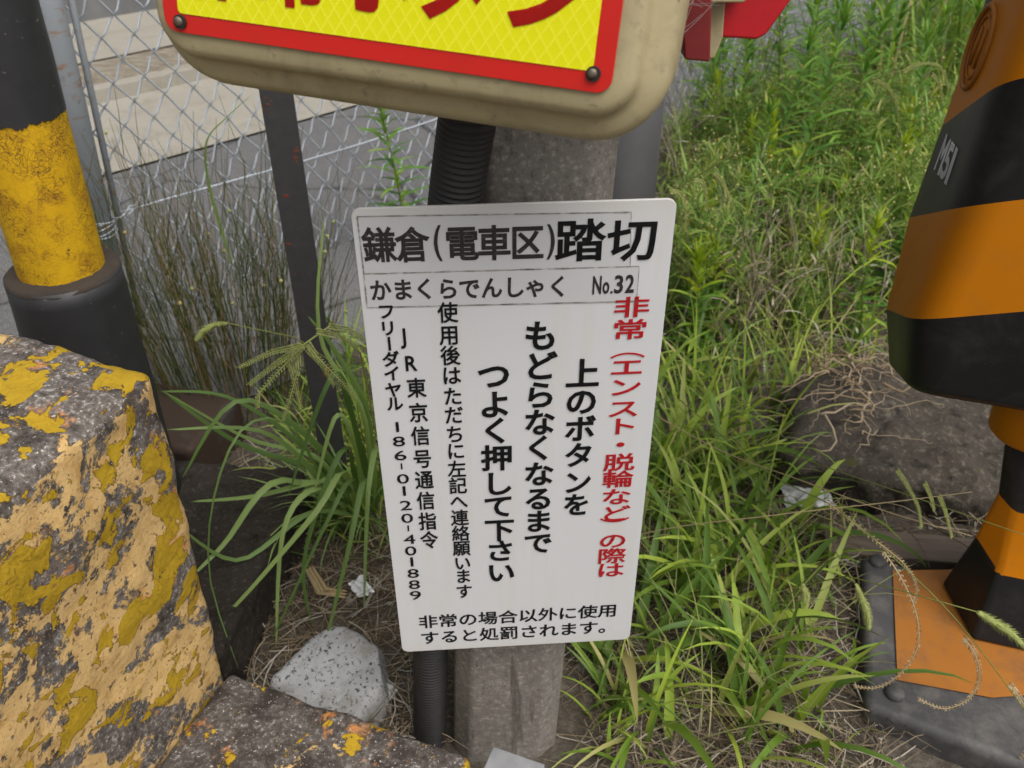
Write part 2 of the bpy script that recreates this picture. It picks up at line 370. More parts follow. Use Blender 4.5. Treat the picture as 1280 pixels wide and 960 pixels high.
simple("bolt_hole", (.02, .015, .012), .8, 0, .3, 100)
simple("bright_strip", (.26, .26, .27), .5, .3, .2, 30)

# foliage
def leaf(name, stops, rough=.5, trans=.35, tmul=(1.3, 1.25, .7), spec=.35):
    n = NT(name); c = n.ramps(n.island, stops)
    f = n.noise(30, 3); c = n.mix(n.math('MULTIPLY', f, .5), c, (.5, .5, .5), 'OVERLAY')
    tc = n.mix(1.0, c, tmul, 'MULTIPLY')
    MT[name] = n.pbr(c, rough, 0, None, spec, trans, tc)
leaf("grass_leaf", [(0, (.08, .15, .025)), (.3, (.15, .25, .035)), (.6, (.25, .36, .05)), (.82, (.36, .46, .06)), (.93, (.38, .42, .13)), (1, (.42, .34, .15))])
leaf("wispy_grass", [(0, (.14, .18, .06)), (.4, (.26, .29, .10)), (.75, (.38, .38, .16)), (1, (.48, .40, .22))], .7, .3)
leaf("clump_leaf", [(0, (.08, .15, .035)), (.5, (.18, .28, .08)), (1, (.30, .40, .13))])
leaf("goldenrod_leaf", [(0, (.06, .16, .025)), (.5, (.13, .27, .04)), (.85, (.23, .38, .055)), (1, (.33, .44, .06))])
leaf("young_leaf", [(0, (.22, .34, .02)), (1, (.40, .47, .03))])
leaf("feather_leaf", [(0, (.09, .19, .035)), (.5, (.19, .31, .06)), (.85, (.31, .42, .09)), (1, (.40, .35, .13))])
leaf("broom_stem", [(0, (.022, .038, .009)), (.35, (.05, .08, .013)), (.65, (.10, .125, .018)), (.8, (.13, .08, .032)), (.93, (.26, .17, .07)), (1, (.38, .24, .09))], .7, .12)
leaf("straw", [(0, (.06, .042, .028)), (.3, (.13, .095, .06)), (.6, (.24, .185, .115)), (.85, (.36, .30, .21)), (1, (.42, .40, .36))], .8, .15)
leaf("seed_green", [(0, (.24, .28, .08)), (.6, (.36, .40, .13)), (1, (.44, .46, .18))], .7, .2)
leaf("seed_dry", [(0, (.17, .11, .05)), (.5, (.32, .24, .12)), (1, (.48, .40, .26))], .8, .1)
leaf("root_dry", [(0, (.20, .14, .08)), (.5, (.33, .25, .16)), (1, (.42, .33, .23))], .85, .05)
leaf("stalk_green", [(0, (.12, .16, .035)), (1, (.24, .26, .06))], .6, .2)
leaf("bud_yellow", [(0, (.28, .32, .10)), (.6, (.45, .46, .18)), (.92, (.55, .48, .2)), (1, (.6, .32, .03))], .7, .2)
leaf("gravel", [(0, (.06, .055, .05)), (.5, (.16, .14, .12)), (.9, (.30, .27, .24)), (1, (.5, .48, .45))], .9, 0.001)
leaf("foil", [(0, (.35, .36, .37)), (1, (.75, .76, .77))], .25, .1, (1, 1, 1), .8)
leaf("thread", [(0, (.30, .29, .28)), (1, (.42, .41, .4))], .5, .3, (1, 1, 1))

# ------------------------------------------------------------------ ground
DX, DY = Vector((1, 1, 0)).normalized(), Vector((-1, 1, 0)).normalized()      # along / beyond the fence
FP = Vector((0, 3.23, 0))                                                   # a point on the fence line
def gz(x, y):
    d = (Vector((x, y, 0)) - FP).dot(DY)
    k = max(0, min(1, (-d - .55) / .3)) if x < .3 else max(0, min(1, (-d - .1) / .35))
    far = max(0, min(1, (x + y - 9) / 8))
    return k * (1 - far) * (.022 * noise.noise(Vector((x * 2.3, y * 2.3, 0))) + .016 * noise.noise(Vector((x * 8, y * 8, 3))) + .006 * noise.noise(Vector((x * 26, y * 26, 1))))
g = MB()
xs = [-60, -25, -12, -6, -3.2] + [-2.4 + .035 * i for i in range(155)] + [3.6, 5, 8, 14, 30, 60]
ys = [-40, -15, -5, -1, .2] + [.5 + .035 * i for i in range(125)] + [5.4, 6.5, 8, 12, 25, 70]
nx, ny = len(xs), len(ys)
g.add([(x, y, gz(x, y)) for y in ys for x in xs], [(j * nx + i, j * nx + i + 1, (j + 1) * nx + i + 1, (j + 1) * nx + i) for j in range(ny - 1) for i in range(nx - 1)])
tag(g.build("ground", MT["soil"], None, True), kind="structure")
def strip(name, d0, d1, z, mat, a0=-40, a1=60, thick=None):
    q = [FP + DX * a0 + DY * d0, FP + DX * a1 + DY * d0, FP + DX * a1 + DY * d1, FP + DX * a0 + DY * d1]
    m = MB()
    if thick: m.prism([p + Vector((0, 0, z)) for p in q], (0, 0, -thick))
    else: m.add([p + Vector((0, 0, z)) for p in q], [(0, 1, 2, 3)])
    o = m.build(name, MT[mat]);
    if thick: fixn(o)
    return tag(o, kind="structure")
def dist(p): return (p - FP).dot(DY)
d_a = dist(onZ(150, 218)); d_k = dist(onZ(200, 116)); d_r = dist(onZ(140, 78)); d_w = dist(onZ(110, 32))
m = MB(); q0 = FP + DX * -40 + DY * d_a; q1 = FP + DX * 60 + DY * d_a
rp = [q1, q0, q0 - DY * 8] + [onZ(px, py) for px, py in ((-300, 640), (60, 560), (330, 494), (470, 425), (610, 300), (850, 158))] + [FP + DX * 60 - DY * .02]
m.add([(p.x, p.y, .007) for p in rp], [tuple(range(len(rp)))]); tag(fixn(m.build("road", MT["asphalt"])), kind="structure")
strip("pavement", d_a, d_k, .016, "pale_concrete")
strip("kerb", d_k + .002, d_k + .10, .075, "pale_concrete", thick=.1)
strip("dirt_path", d_k + .10, d_r, .02, "rubble_dirt")
strip("concrete_apron", d_r, d_w + .6, .028, "pale_concrete")
m = MB()
bw = FP + DY * d_w
Mrot = Matrix.Rotation(R(45), 3, 'Z')
b0 = empty("garage_building", bw + DX * .5, R(45), "dark garage building with a pale grey base across the street behind the fence", "building")
m = MB(); m.box((0, .1, .09), (14, .2, .18)); m.build("base_course", MT["grey_wall"], b0)
m = MB(); m.box((0, .28, 1.25), (14, .2, 2.4)); m.build("wall", MT["dark_wall"], b0)
for k in (-3.2, -1.63, .1, 1.7, 3.3):
    m = MB(); m.box((k, .10, 1.3), (.07, .07, 2.24)); m.build("door_post", MT["grey_wall"], b0)

# ------------------------------------------------------------------ chain-link fence
FZ = 1.55
fl = empty("chain_link_fence", FP + DX * -1.56, R(45), "galvanised chain-link fence with a rusty round end post beside the road", "fence")
CW, CH = .082, .106
pole_a, pole_b = onY(155, 415, 2.126), onY(66, 30, 2.10)
m = MB(); L = 4.6; nz = int(FZ / CH * 2); ncol = int(L / CW)
def knot(i, j):           # i half-columns, j half rows
    return Vector((.075 + i * CW / 2, 0, .03 + j * CH / 2))
for c_ in range(ncol * 2):
    pts = []
    for j in range(nz + 1):
        right_ = (c_ + j) % 2; side = 1 if right_ else -1
        a = knot(c_ + right_, j); a.x -= side * .0005
        wv = noise.noise(Vector(((c_ + right_) * .45, j * .5, 0))); a.x += .007 * wv; a.z += .007 * noise.noise(Vector(((c_ + right_) * .4, j * .6, 7)))
        pts += [a + Vector((-side * .009, .005, -.011)), a + Vector((side * .001, 0, 0)), a + Vector((-side * .009, -.005, .011))]
    m.tube(pts, .0027, 5, False)
m.build("wire_mesh", MT["fence_wire"], fl, True)
def toL(p): return fl_inv @ p
bpy.context.view_layer.update(); fl_inv = fl.matrix_world.inverted()
pa, pb = toL(pole_a), toL(pole_b); dirp = (pb - pa).normalized()
pa = pa - dirp * (pa.z / dirp.z); pb = pa + dirp * 1.75
m = MB(); m.tube([pa, pa + (pb - pa) * .5, pb], .033, 24); m.build("end_post", MT["galvanised"], fl, True)
off = Vector((.050, -.005, 0)); m = MB(); m.tube([pa + off, pb + off], .008, 10); m.build("tension_bar", MT["galvanised"], fl, True)
t0, t1 = toL(onP(145, 266, FP, DY)), toL(onP(505, 158, FP, DY))
sl = (t1 - t0) / (t1.x - t0.x)
pts = [t0 + sl * (q * 4.4 / 30) + Vector((0, -.006, -.012 * math.sin(q / 30 * 9.4) ** 2)) for q in range(31)]
m = MB(); m.tube(pts, .0028, 6); m.build("tension_wire", MT["fence_wire"], fl, True)
m = MB()
for k in range(5):
    cz = t0.z - .02 + k * .006; c0 = pa + dirp * ((cz - pa.z) / dirp.z); ring = []
    for q in range(22):
        an = q / 20 * 2 * math.pi; ring.append(c0 + Vector((math.cos(an) * .037 + .004 * math.cos(an), math.sin(an) * .037, .01 * math.sin(an + k))))
    m.tube(ring, .0022, 5)
m.tube([c0 + Vector((.03, -.03, .0)), c0 + Vector((.06, -.03, .012)), c0 + Vector((.085, -.01, .02)), c0 + Vector((.10, -.02, .022))], .0024, 5)
m.tube([c0 + Vector((.03, -.034, .01)), c0 + Vector((.065, -.025, .004)), c0 + Vector((.095, -.016, .012)), c0 + Vector((.12, -.002, .035))], .0024, 5)
m.build("wire_tie", MT["galvanised"], fl, True)

# ------------------------------------------------------------------ yellow and black pole (left)
base = onY(60, 332, 1.31); hz = base.z
bx = base.x
pol = empty("striped_pole", (bx, 1.31, 0), 0, "thick pole with cracked yellow band and black top in a black sleeve", "pole")
lean = Vector((.035, 0, 1)).normalized()
def P_(t): return lean * ((t) / lean.z)
ztop = onY(74, 141, 1.31).z
def ringtube(name, z0, z1, r0, r1, mat, n=48, jag0=0, jag1=0, seg=24, parent=None, rid=0.0):
    m = MB(); vs = []
    for i in range(seg + 1):
        for j in range(n):
            an = 2 * math.pi * j / n; t = i / seg
            j0 = jag0 * (noise.noise(Vector((math.cos(an) * 5, math.sin(an) * 5, rid))) + .6 * noise.noise(Vector((math.cos(an) * 17, math.sin(an) * 17, rid)))); j1 = jag1 * (noise.noise(Vector((math.cos(an) * 5, math.sin(an) * 5, rid + 5))) + .6 * noise.noise(Vector((math.cos(an) * 17, math.sin(an) * 17, rid + 5))))
            z = (z0 + j0) * (1 - t) + (z1 + j1) * t; r = r0 + (r1 - r0) * t
            r += .0012 * noise.noise(Vector((math.cos(an) * 3, math.sin(an) * 3, z * 14)))
            c0 = P_(z); vs.append((c0.x + r * math.cos(an), c0.y + r * math.sin(an), z))
    fs = [(i * n + j, i * n + (j + 1) % n, (i + 1) * n + (j + 1) % n, (i + 1) * n + j) for i in range(seg) for j in range(n)]
    fs.append(tuple(seg * n + j for j in range(n)))
    m.add(vs, fs); return m.build(name, MT[mat], parent, True)
PR = .0675
ringtube("yellow_band", hz - .03, ztop + .01, PR, PR, "pole_yellow", 96, 0, 0, 40, pol)
ringtube("black_top", ztop, 1.75, PR + .0016, PR + .0016, "pole_black", 160, .010, 0, 30, pol, 2.0)
sl_ = ringtube("black_sleeve", 0, hz - .008, .104, .090, "pole_black", 64, 0, 0, 20, pol)
m = MB(); c0 = P_(hz - .006); n_ = 64; vs = []
for k, r in enumerate((.064, .074, .083, .0893, .0905)):
    for j in range(n_):
        an = 2 * math.pi * j / n_; zz_ = hz - .006 + (.006, .001, .002, 0, -.008)[k] + .0025 * noise.noise(Vector((math.cos(an) * 6 * r * 20, math.sin(an) * 6 * r * 20, 0)))
        vs.append((c0.x + r * math.cos(an), c0.y + r * math.sin(an), zz_))
m.add(vs, [(k * n_ + j, k * n_ + (j + 1) % n_, (k + 1) * n_ + (j + 1) % n_, (k + 1) * n_ + j) for k in range(4) for j in range(n_)])
m.build("sleeve_rim", MT["rust_dirt"], pol, True)

# ------------------------------------------------------------------ front concrete block and low kerb
AX = math.atan2(-.139, .362)
cx = Vector((math.cos(AX), math.sin(AX), 0)); cy = Vector((-math.sin(AX), math.cos(AX), 0))
corner = Vector((-.428, .836, 0))
H1, H0 = .760, .2
hb = (.36, .30, H1 / 2)
m = rough_box(hb, .022, .0095, .006, 9, 3)
vs = []
for v in m.v:      # worn upper corner, slightly outward-leaning side
    v = Vector(v); t = (v.z + hb[2]) / (2 * hb[2])
    v.x += .046 * (t - .25)
    k = max(0, (v.z - hb[2] + .10) / .10) * max(0, (v.x - hb[0] + .14) / .16)
    v.z -= .012 * k; v.x -= .004 * k
    v += v.normalized() * 0.0022 * noise.fractal(v * 40, 1, 2, 4)
    vs.append(tuple(v - Vector((hb[0], 0, 0))))
m.v = vs
blk = m.build("concrete_block", MT["block_concrete"], None, True, corner - cy * hb[1] + Vector((0, 0, H1 / 2)))
blk.rotation_euler.z = AX
tag(blk, "large weathered concrete block with peeling yellow and peach paint at lower left", "concrete block")
hk = (.198, .30, .2)
m = rough_box(hk, .013, .009, .004, 12, 5); vs = []
for v in m.v:
    v = Vector(v); v += v.normalized() * .0025 * noise.fractal(v * 45, 1, 2, 4)
    if v.z > hk[2] - .03 and v.y > hk[1] - .03: v.z -= .008 * max(0, noise.noise(v * 22))
    vs.append(tuple(v))
m.v = vs
kb = m.build("concrete_kerb", MT["kerb_concrete"], None, True, corner + cx * (hk[0] + .004) - cy * hk[1] + Vector((0, 0, H0 - hk[2] + .004)))
kb.rotation_euler.z = AX
tag(kb, "low dark concrete kerb with yellow lichen spots in front of the sign post", "kerb")
q = onZ(632, 958, H0 + .004)
m = MB(); m.box((0, 0, 0), (.075, .10, .008)); o = bevel(m.build("metal_strip", MT["bright_strip"], None, False, q + Vector((-.0, -.035, .004))), .002)
o.rotation_euler = (0, 0, AX); tag(o, "short grey metal strip lying on the end of the low kerb", "metal strip")

# dark footing and rusty box behind the block
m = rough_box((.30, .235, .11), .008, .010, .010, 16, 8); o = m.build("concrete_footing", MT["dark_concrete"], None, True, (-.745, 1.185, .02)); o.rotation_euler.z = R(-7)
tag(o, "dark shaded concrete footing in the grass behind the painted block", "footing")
m = MB(); m.box((0, 0, 0), (.46, .22, .2)); o = bevel(m.build("rusty_box", MT["rusty_steel"], None, False, (-.88, 1.62, .02)), .02); o.rotation_euler.z = R(-14)
tag(o, "rusty brown steel box half hidden by grass behind the concrete block", "steel box")

# ------------------------------------------------------------------ posts
lx = .030
ps = empty("concrete_post", (.0, .893, 0), 0, "square grey concrete post with chamfered corners carrying the white sign", "post")
def chamf(w_, c_): 
    h = w_ / 2; return [(-h + c_, -h), (h - c_, -h), (h, -h + c_), (h, h - c_), (h - c_, h), (-h + c_, h), (-h, h - c_), (-h, -h + c_)]
m = MB(); vs = []; NL = 30
for i in range(NL + 1):
    z = -.1 + 1.3 * i / NL
    for x, y in chamf(.166 - .012 * z, .027): vs.append((x + lx * (z - .36) / .65, y, z))
fs = [(i * 8 + j, i * 8 + (j + 1) % 8, (i + 1) * 8 + (j + 1) % 8, (i + 1) * 8 + j) for i in range(NL) for j in range(8)] + [tuple(NL * 8 + j for j in range(8))]
m.add(vs, fs); bevel(m.build("shaft", MT["post_concrete"], ps), .006, 3, 25)
# black angle-iron post
m = MB(); wq, tq = .053, .006
m.prism([(-wq / 2, 0, -.1), (wq / 2, 0, -.1), (wq / 2, tq, -.1), (-wq / 2 + tq, tq, -.1), (-wq / 2 + tq, wq * .8, -.1), (-wq / 2, wq * .8, -.1)], (0, 0, 1.5))
o = fixn(m.build("angle_post", MT["rusted_black"], None, False, (-.379, 1.44, 0))); o.rotation_euler = (0, 0, R(8))
tag(o, "slim black angle-iron post with rust spots behind the grass clump", "post")
m = MB(); m.tube([(0, 0, -.1), (0, 0, .6), (.004, 0, 1.35)], .055, 32); o = m.build("steel_post", MT["steel_post_grey"], None, True, (.152, 1.2, 0))
tag(o, "smooth dark grey round steel post behind the concrete post", "post")

# corrugated conduit
def conduit(name, path, rad, pitch):
    path = [Vector(p) for p in path]; pts = []; rs = []
    # dense resample with ribs
    cum = [0]
    for a, b in zip(path, path[1:]): cum.append(cum[-1] + (b - a).length)
    n_ = int(cum[-1] / pitch * 6)
    for i in range(n_ + 1):
        s = cum[-1] * i / n_; k = max(j for j in range(len(cum)) if cum[j] <= s + 1e-9); k = min(k, len(path) - 2)
        u = (s - cum[k]) / (cum[k + 1] - cum[k]); p0 = path[max(k - 1, 0)]; p1 = path[k]; p2 = path[k + 1]; p3 = path[min(k + 2, len(path) - 1)]
        pts.append(.5 * (2 * p1 + (p2 - p0) * u + (2 * p0 - 5 * p1 + 4 * p2 - p3) * u * u + (3 * p1 - p0 - 3 * p2 + p3) * u ** 3))
        rs.append(rad * (1 + (.07 if (i % 6) in (1, 2, 3) else -.06)))
    m = MB(); m.tube(pts, rs, 28); return m.build(name, MT["conduit_plastic"], None, True)
o = conduit("cable_conduit", [onY(592, 105, .765), onY(584, 150, .772), onY(570, 245, .786), onY(561, 330, .789), onY(551, 420, .80), onY(545, 520, .825), onY(540, 640, .845), onY(538, 815, .85), onY(537, 925, .85), onY(537, 1000, .85)], .0245, .0062)
tag(o, "black corrugated cable conduit running down beside the concrete post", "conduit")

# ------------------------------------------------------------------ lettering
def glyph(ch):
    cu = bpy.data.curves.new("g", 'FONT'); cu.body = ch; cu.resolution_u = 3
    return cu
_cache = {}
def glyph_mesh(ch, off):
    key = (ch, off)
    if key in _cache: return _cache[key]
    cu = glyph(ch); cu.bevel_depth = off; cu.bevel_resolution = 0
    o = bpy.data.objects.new("g", cu); COL.objects.link(o)
    dg = bpy.context.evaluated_depsgraph_get()
    me = bpy.data.meshes.new_from_object(o.evaluated_get(dg))
    vs = [v.co.copy() for v in me.vertices]; fs = [tuple(p.vertices) for p in me.polygons]
    bpy.data.objects.remove(o); bpy.data.curves.remove(cu); bpy.data.meshes.remove(me)
    _cache[key] = (vs, fs); return vs, fs
VROT = set("ー（）")
def put_glyph(mb, ch, u, v, w_, h_, y, off=.014, rot=None, fit=False, ax=0.0):
    vs, fs = glyph_mesh(ch, off)
    if fit:
        x0, x1 = min(q.x for q in vs), max(q.x for q in vs); y0, y1 = min(q.y for q in vs), max(q.y for q in vs)
        c = Vector(((x0 + x1) / 2, (y0 + y1) / 2, 0)); sx, sy = w_ / (x1 - x0), h_ / (y1 - y0)
    else:
        c = Vector((.5, .38, 0)); sx, sy = w_ / .92, h_ / .92
    out = []
    for q in vs:
        d = q - c; zz_ = abs(q.z) * sx * .05
        if rot: d = Vector((d.y, -d.x, 0))
        px_, pz_ = d.x * sx, d.y * sy
        out.append((u + px_ * math.cos(ax) - pz_ * math.sin(ax), y - zz_, v + px_ * math.sin(ax) + pz_ * math.cos(ax)))
    mb.add(out, fs)

# ------------------------------------------------------------------ white warning sign
SY = R(3.5786); SCEN = Vector((.0042, .7551, CAMZ - .6344)); SW, SH = .30, .6207
sg = empty("warning_sign", SCEN, SY, "white upright notice board with black and red Japanese text on the concrete post", "sign")
def rrect(w_, h_, r, n_=6, cx_=0, cz_=0):
    pts = []
    for sx, sz, a0 in ((1, 1, 0), (-1, 1, 90), (-1, -1, 180), (1, -1, 270)):
        for k in range(n_ + 1):
            a = R(a0 + 90 * k / n_); pts.append((cx_ + sx * (w_ / 2 - r) + r * math.cos(a), cz_ + sz * (h_ / 2 - r) + r * math.sin(a)))
    return pts
m = MB(); m.prism([(x, 0, z_) for x, z_ in rrect(SW, SH, .009)], (0, .0035, 0))
o = bevel(m.build("board", MT["sign_white"], sg), .0007, 2)
SD = Vector((math.cos(SY), math.sin(SY), 0)); SN = Vector((math.sin(SY), -math.cos(SY), 0))
def suv(px, py):
    p = onP(px, py, SCEN, SN) - SCEN; return p.dot(SD), p.z
def ssize(px, py, wp, hp):
    a = suv(px - wp / 2, py); b = suv(px + wp / 2, py); c_ = suv(px, py - hp / 2); d_ = suv(px, py + hp / 2)
    return abs(b[0] - a[0]), abs(c_[1] - d_[1])
def vcol(chars, ys, x0, x1, wp, hp, mat, off, yy=-.0011, fit=False, hp1=None, wp1=None):
    m = MB(); y0, y1 = ys[0], ys[-1]; s0 = ssize(x0, y0, wp, hp); s1 = ssize(x1, y1, wp1, hp1) if hp1 else s0
    u0, u1 = suv(x0, y0)[0], suv(x1, y1)[0]; v0, v1 = suv(x0, y0)[1], suv(x1, y1)[1]
    for ch, y_ in zip(chars, ys):
        v = suv(x0 + (x1 - x0) * (y_ - y0) / (y1 - y0), y_)[1]; t = (v - v0) / (v1 - v0); u = u0 + (u1 - u0) * t
        s = (s0[0] + (s1[0] - s0[0]) * t, s0[1] + (s1[1] - s0[1]) * t)
        if ch == '-': put_glyph(m, 'l', u, v, .0018, s[1] * .62, yy, .004, None, True)
        elif ch == '1' and fit:
            g1 = glyph_mesh('1', off)[0]; g0 = glyph_mesh('0', off)[0]
            put_glyph(m, ch, u, v, s[0] * (max(q.x for q in g1) - min(q.x for q in g1)) / (max(q.x for q in g0) - min(q.x for q in g0)), s[1], yy, off, None, True)
        elif ch == 'ー': put_glyph(m, ch, u, v, s[0], s[1], yy, off, True)
        elif ch in '（）': put_glyph(m, ch, u + .0, v - (.010 if ch == '（' else -.010) * 0 , s[0], s[1], yy, off * .3, True)
        else: put_glyph(m, ch, u, v, s[0], s[1], yy, off, None, fit and ch.isascii())
    return m.build("text_column", MT[mat], sg)
def hrow(items, mat, off, yy=-.0006, parent=None, name="text_row"):
    m = MB()
    for ch, px, py, wp, hp, fit in items:
        u, v = suv(px, py); s = ssize(px, py, wp, hp); put_glyph(m, ch, u, v, s[0], s[1], yy, off, None, fit)
    return m.build(name, MT[mat], parent or sg)
vcol("非常（エンスト・脱輪など）の際は", [383, 411, 435, 458, 483, 510, 532, 555, 577, 598, 620, 641, 656, 675, 694, 711.5], 789.5, 763, 43, 25, "ink_red", .017, hp1=18, wp1=33)
vcol("上のボタンを", [466, 501, 535, 568, 602, 630], 728.5, 720.5, 40, 35, "ink_black", .027, hp1=27, wp1=32)
vcol("もどらなくなるまで", [418.8, 456.6, 492.7, 527, 559, 591.6, 622.5, 650.7, 678], 676, 672.5, 40, 37, "ink_black", .027, hp1=26, wp1=34)
vcol("つよく押して下さい", [468.6, 504.7, 537.4, 571.6, 603.6, 632, 661.7, 687.8, 714.6], 617.5, 626.3, 40, 35, "ink_black", .027, hp1=25, wp1=34)
vcol("使用後はただちに左記へ連絡願います", [389.9, 418, 443.5, 468.6, 494.4, 517.8, 541.8, 563, 585.4, 606.3, 626, 646.2, 665.8, 684.4, 703, 719.4, 738.3], 559.9, 580.2, 24, 25, "ink_black", .018, hp1=17, wp1=20)
vcol("JR東京信号通信指令", [418, 452.4, 484, 515, 544, 572.7, 599, 625, 650.7, 674], 515.2, 536.5, 24, 25, "ink_black", .018, hp1=21, wp1=21)
vcol("フリーダイヤル", [388.5, 409.5, 429, 448, 466, 486.5, 503.7], 483, 493.6, 21, 19, "ink_black", .027, hp1=18, wp1=20)
vcol("186-0120-401889", [533, 551, 568.5, 582, 597.8, 612.9, 631, 647, 659.6, 673.4, 687.8, 701.6, 716, 730, 743.5], 496.8, 519.5, 15.5, 12.5, "ink_black", .006, fit=True, hp1=11, wp1=14)
def z7(x, y): return 420 + x / 2.909, 540 + y / 2.909
def z6(x, y): return 420 + x / 2.909, 240 + y / 2.909
def line7(txt, a, b, wp, hp):
    k = len(txt) - 1; A, B = z7(*a), z7(*b)
    return [(ch, A[0] + (B[0] - A[0]) * i / k, A[1] + (B[1] - A[1]) * i / k, wp, hp, False) for i, ch in enumerate(txt)]
hrow(line7("非常の場合以外に使用", (335, 689), (988, 648), 23, 15.5), "ink_black", .018)
hrow(line7("すると処罰されます。", (341, 747), (990, 706), 23, 15.5), "ink_black", .018)
# stickers with dirt-lined edges
def sticker(quad, t, parent=sg):
    uv = [suv(*q) for q in quad]; m = MB()
    m.prism([(u, -.0002 - t, v) for u, v in uv], (0, t, 0)); o = fixn(m.build("sticker", MT["sticker"], parent))
    m = MB()
    for i in range(4):
        a, b = Vector((uv[i][0], 0, uv[i][1])), Vector((uv[(i + 1) % 4][0], 0, uv[(i + 1) % 4][1])); d = (b - a).normalized(); nn_ = Vector((d.z, 0, -d.x))
        K = 40; vs = []
        for k in range(K + 1):
            p = a + (b - a) * k / K; w_ = .0007 * (1 + noise.noise(Vector((k * .45, i * 9, t * 9e4)))) * (.5 if i in (1,) else 1)
            vs += [p - nn_ * w_ + Vector((0, -.0002 - t - .0002, 0)), p + nn_ * w_ + Vector((0, -.0002 - t - .0002, 0))]
        m.add(vs, [(2 * k, 2 * k + 1, 2 * k + 3, 2 * k + 2) for k in range(K)])
    m.build("dirt_edge", MT["dirt_line"], o); return o
s1 = sticker([(446.5, 270.5), (789, 265), (787.5, 333), (455, 342.5)], .0003)
s2 = sticker([(455, 342), (799, 332.5), (795.5, 376), (459, 384)], .0004)
it = []
for ch, x, y in (("鎌", 158, 190), ("倉", 278, 189), ("電", 458, 185), ("車", 575, 183), ("区", 695, 181)): it.append((ch, *z6(x, y), 40, 42, False))
it += [("(", *z6(370, 185), 10, 45, True), (")", *z6(781, 180), 10, 44, True)]
hrow(it, "ink_grey", .023, -.0011)
hrow([("踏", *z6(888, 174), 59, 51, False), ("切", *z6(1078, 172), 59, 51, False)], "ink_black", .020, -.0011)
it = [(ch, *z6(x, y), 25.5, 26, False) for ch, x, y in (("か", 162, 355), ("ま", 243, 353), ("く", 323, 350), ("ら", 407, 350), ("で", 485, 349), ("ん", 566, 346), ("し", 648, 344), ("ゃ", 725, 341), ("く", 808, 341))]
hrow(it, "ink_grey", .026, -.0011)
it = [("N", *z6(949, 337), 11, 23, True), ("o", *z6(981, 347), 8.5, 15, True), (".", *z6(1001, 363), 3, 3.5, True), ("3", *z6(1028, 334), 11, 23, True), ("2", *z6(1068, 332), 11, 23, True)]
hrow(it, "ink_grey", .026, -.0011)
# clamp band holding the sign
m = MB(); m.box((.03, .029, .17), (.07, .050, .03)); m.build("mount_bracket", MT["galvanised"], sg)
m = MB(); m.box((.0, .029, -.17), (.10, .050, .03)); m.build("mount_bracket", MT["galvanised"], sg)

# ------------------------------------------------------------------ emergency button box
yaw, rol, tilt = R(-15.34), R(3.85), R(5.73)
d0 = Vector((math.cos(yaw), math.sin(yaw), 0)); n0 = Vector((math.sin(yaw), -math.cos(yaw), 0)); u0 = Vector((0, 0, 1))
u1 = u0 * math.cos(tilt) - n0 * math.sin(tilt); n1 = n0 * math.cos(tilt) + u0 * math.sin(tilt)
bd = d0 * math.cos(rol) - u1 * math.sin(rol); bu = u1 * math.cos(rol) + d0 * math.sin(rol)
BO = Vector((-.097, .66, CAMZ - .172)); BW = .3458
bxm = Matrix((bd, -n1, bu)).transposed().to_4x4(); bxm.translation = BO     # local x right, y into the box, z up; origin = middle of the plate's lower edge
bx_ = bpy.data.objects.new("button_box", None); COL.objects.link(bx_); bx_.matrix_world = bxm; bx_.empty_display_size = .05
tag(bx_, "beige emergency button box with yellow and red plate above the white sign", "button box")
BH = .22
m = MB(); m.prism([(x, 0, z_) for x, z_ in rrect(BW, BH, .011, 6, 0, BH / 2)], (0, .002, 0)); o = bevel(m.build("red_plate", MT["red_paint"], bx_), .0005, 2)
pl = o
m = MB(); m.add([(x, -.0006, z_) for x, z_ in rrect(BW - .027, BH - .026, .003, 3, -.0005, BH / 2 + .001)], [tuple(range(16))]); fixn(m.build("yellow_face", MT["reflective_yellow"], bx_))
prof = [(.004, .003), (.013, .004), (.018, .006), (.0215, .011), (.023, .016), (.0255, .0195), (.030, .021), (.038, .023), (.044, .027), (.0475, .034), (.048, .042), (.047, .085), (.043, .093), (.03, .097)]
m = MB(); vs = []; nn = 4 * 13
for k, (o_, y_) in enumerate(prof):
    ox = o_; 
    # right side steps out further than the left
    pts = rrect(BW + 2 * ox, BH + 2 * ox, .012 + ox * .95, 12, 0, BH / 2)
    vs += [(x + (0.25 * o_ if x < -9 else (-.22 * o_ if x > 0 else .48 * o_)), y_, z_ + (.12 * o_ if z_ < .1 else 0)) for x, z_ in pts]
m.add(vs, [(k * nn + j, k * nn + (j + 1) % nn, (k + 1) * nn + (j + 1) % nn, (k + 1) * nn + j) for k in range(len(prof) - 1) for j in range(nn)] + [tuple(range(nn)), tuple((len(prof) - 1) * nn + j for j in range(nn))])
o = fixn(m.build("casing", MT["beige_plastic"], bx_, True))
bi = bxm.inverted()
def bl(px, py):
    return bi @ onP(px, py, BO, n1)
tx = MB()
def bput(ch, px, py_bottom, w_, h_, off=.018):
    p = bl(px, py_bottom); vs, _ = glyph_mesh(ch, off); 
    y0 = min(q.y for q in vs); s = h_ / .92
    put_glyph(tx, ch, p.x, p.z + (.38 - y0) * s, w_, h_, -.0012, off)
bput("非", 266, -1, .062, .075); bput("常", 362, 9, .062, .075); bput("ボ", 468, 16, .062, .075); bput("タ", 566, 27, .062, .075); bput("ン", 682, 39, .066, .075)
tx.build("text_row", MT["red_paint"], bx_)
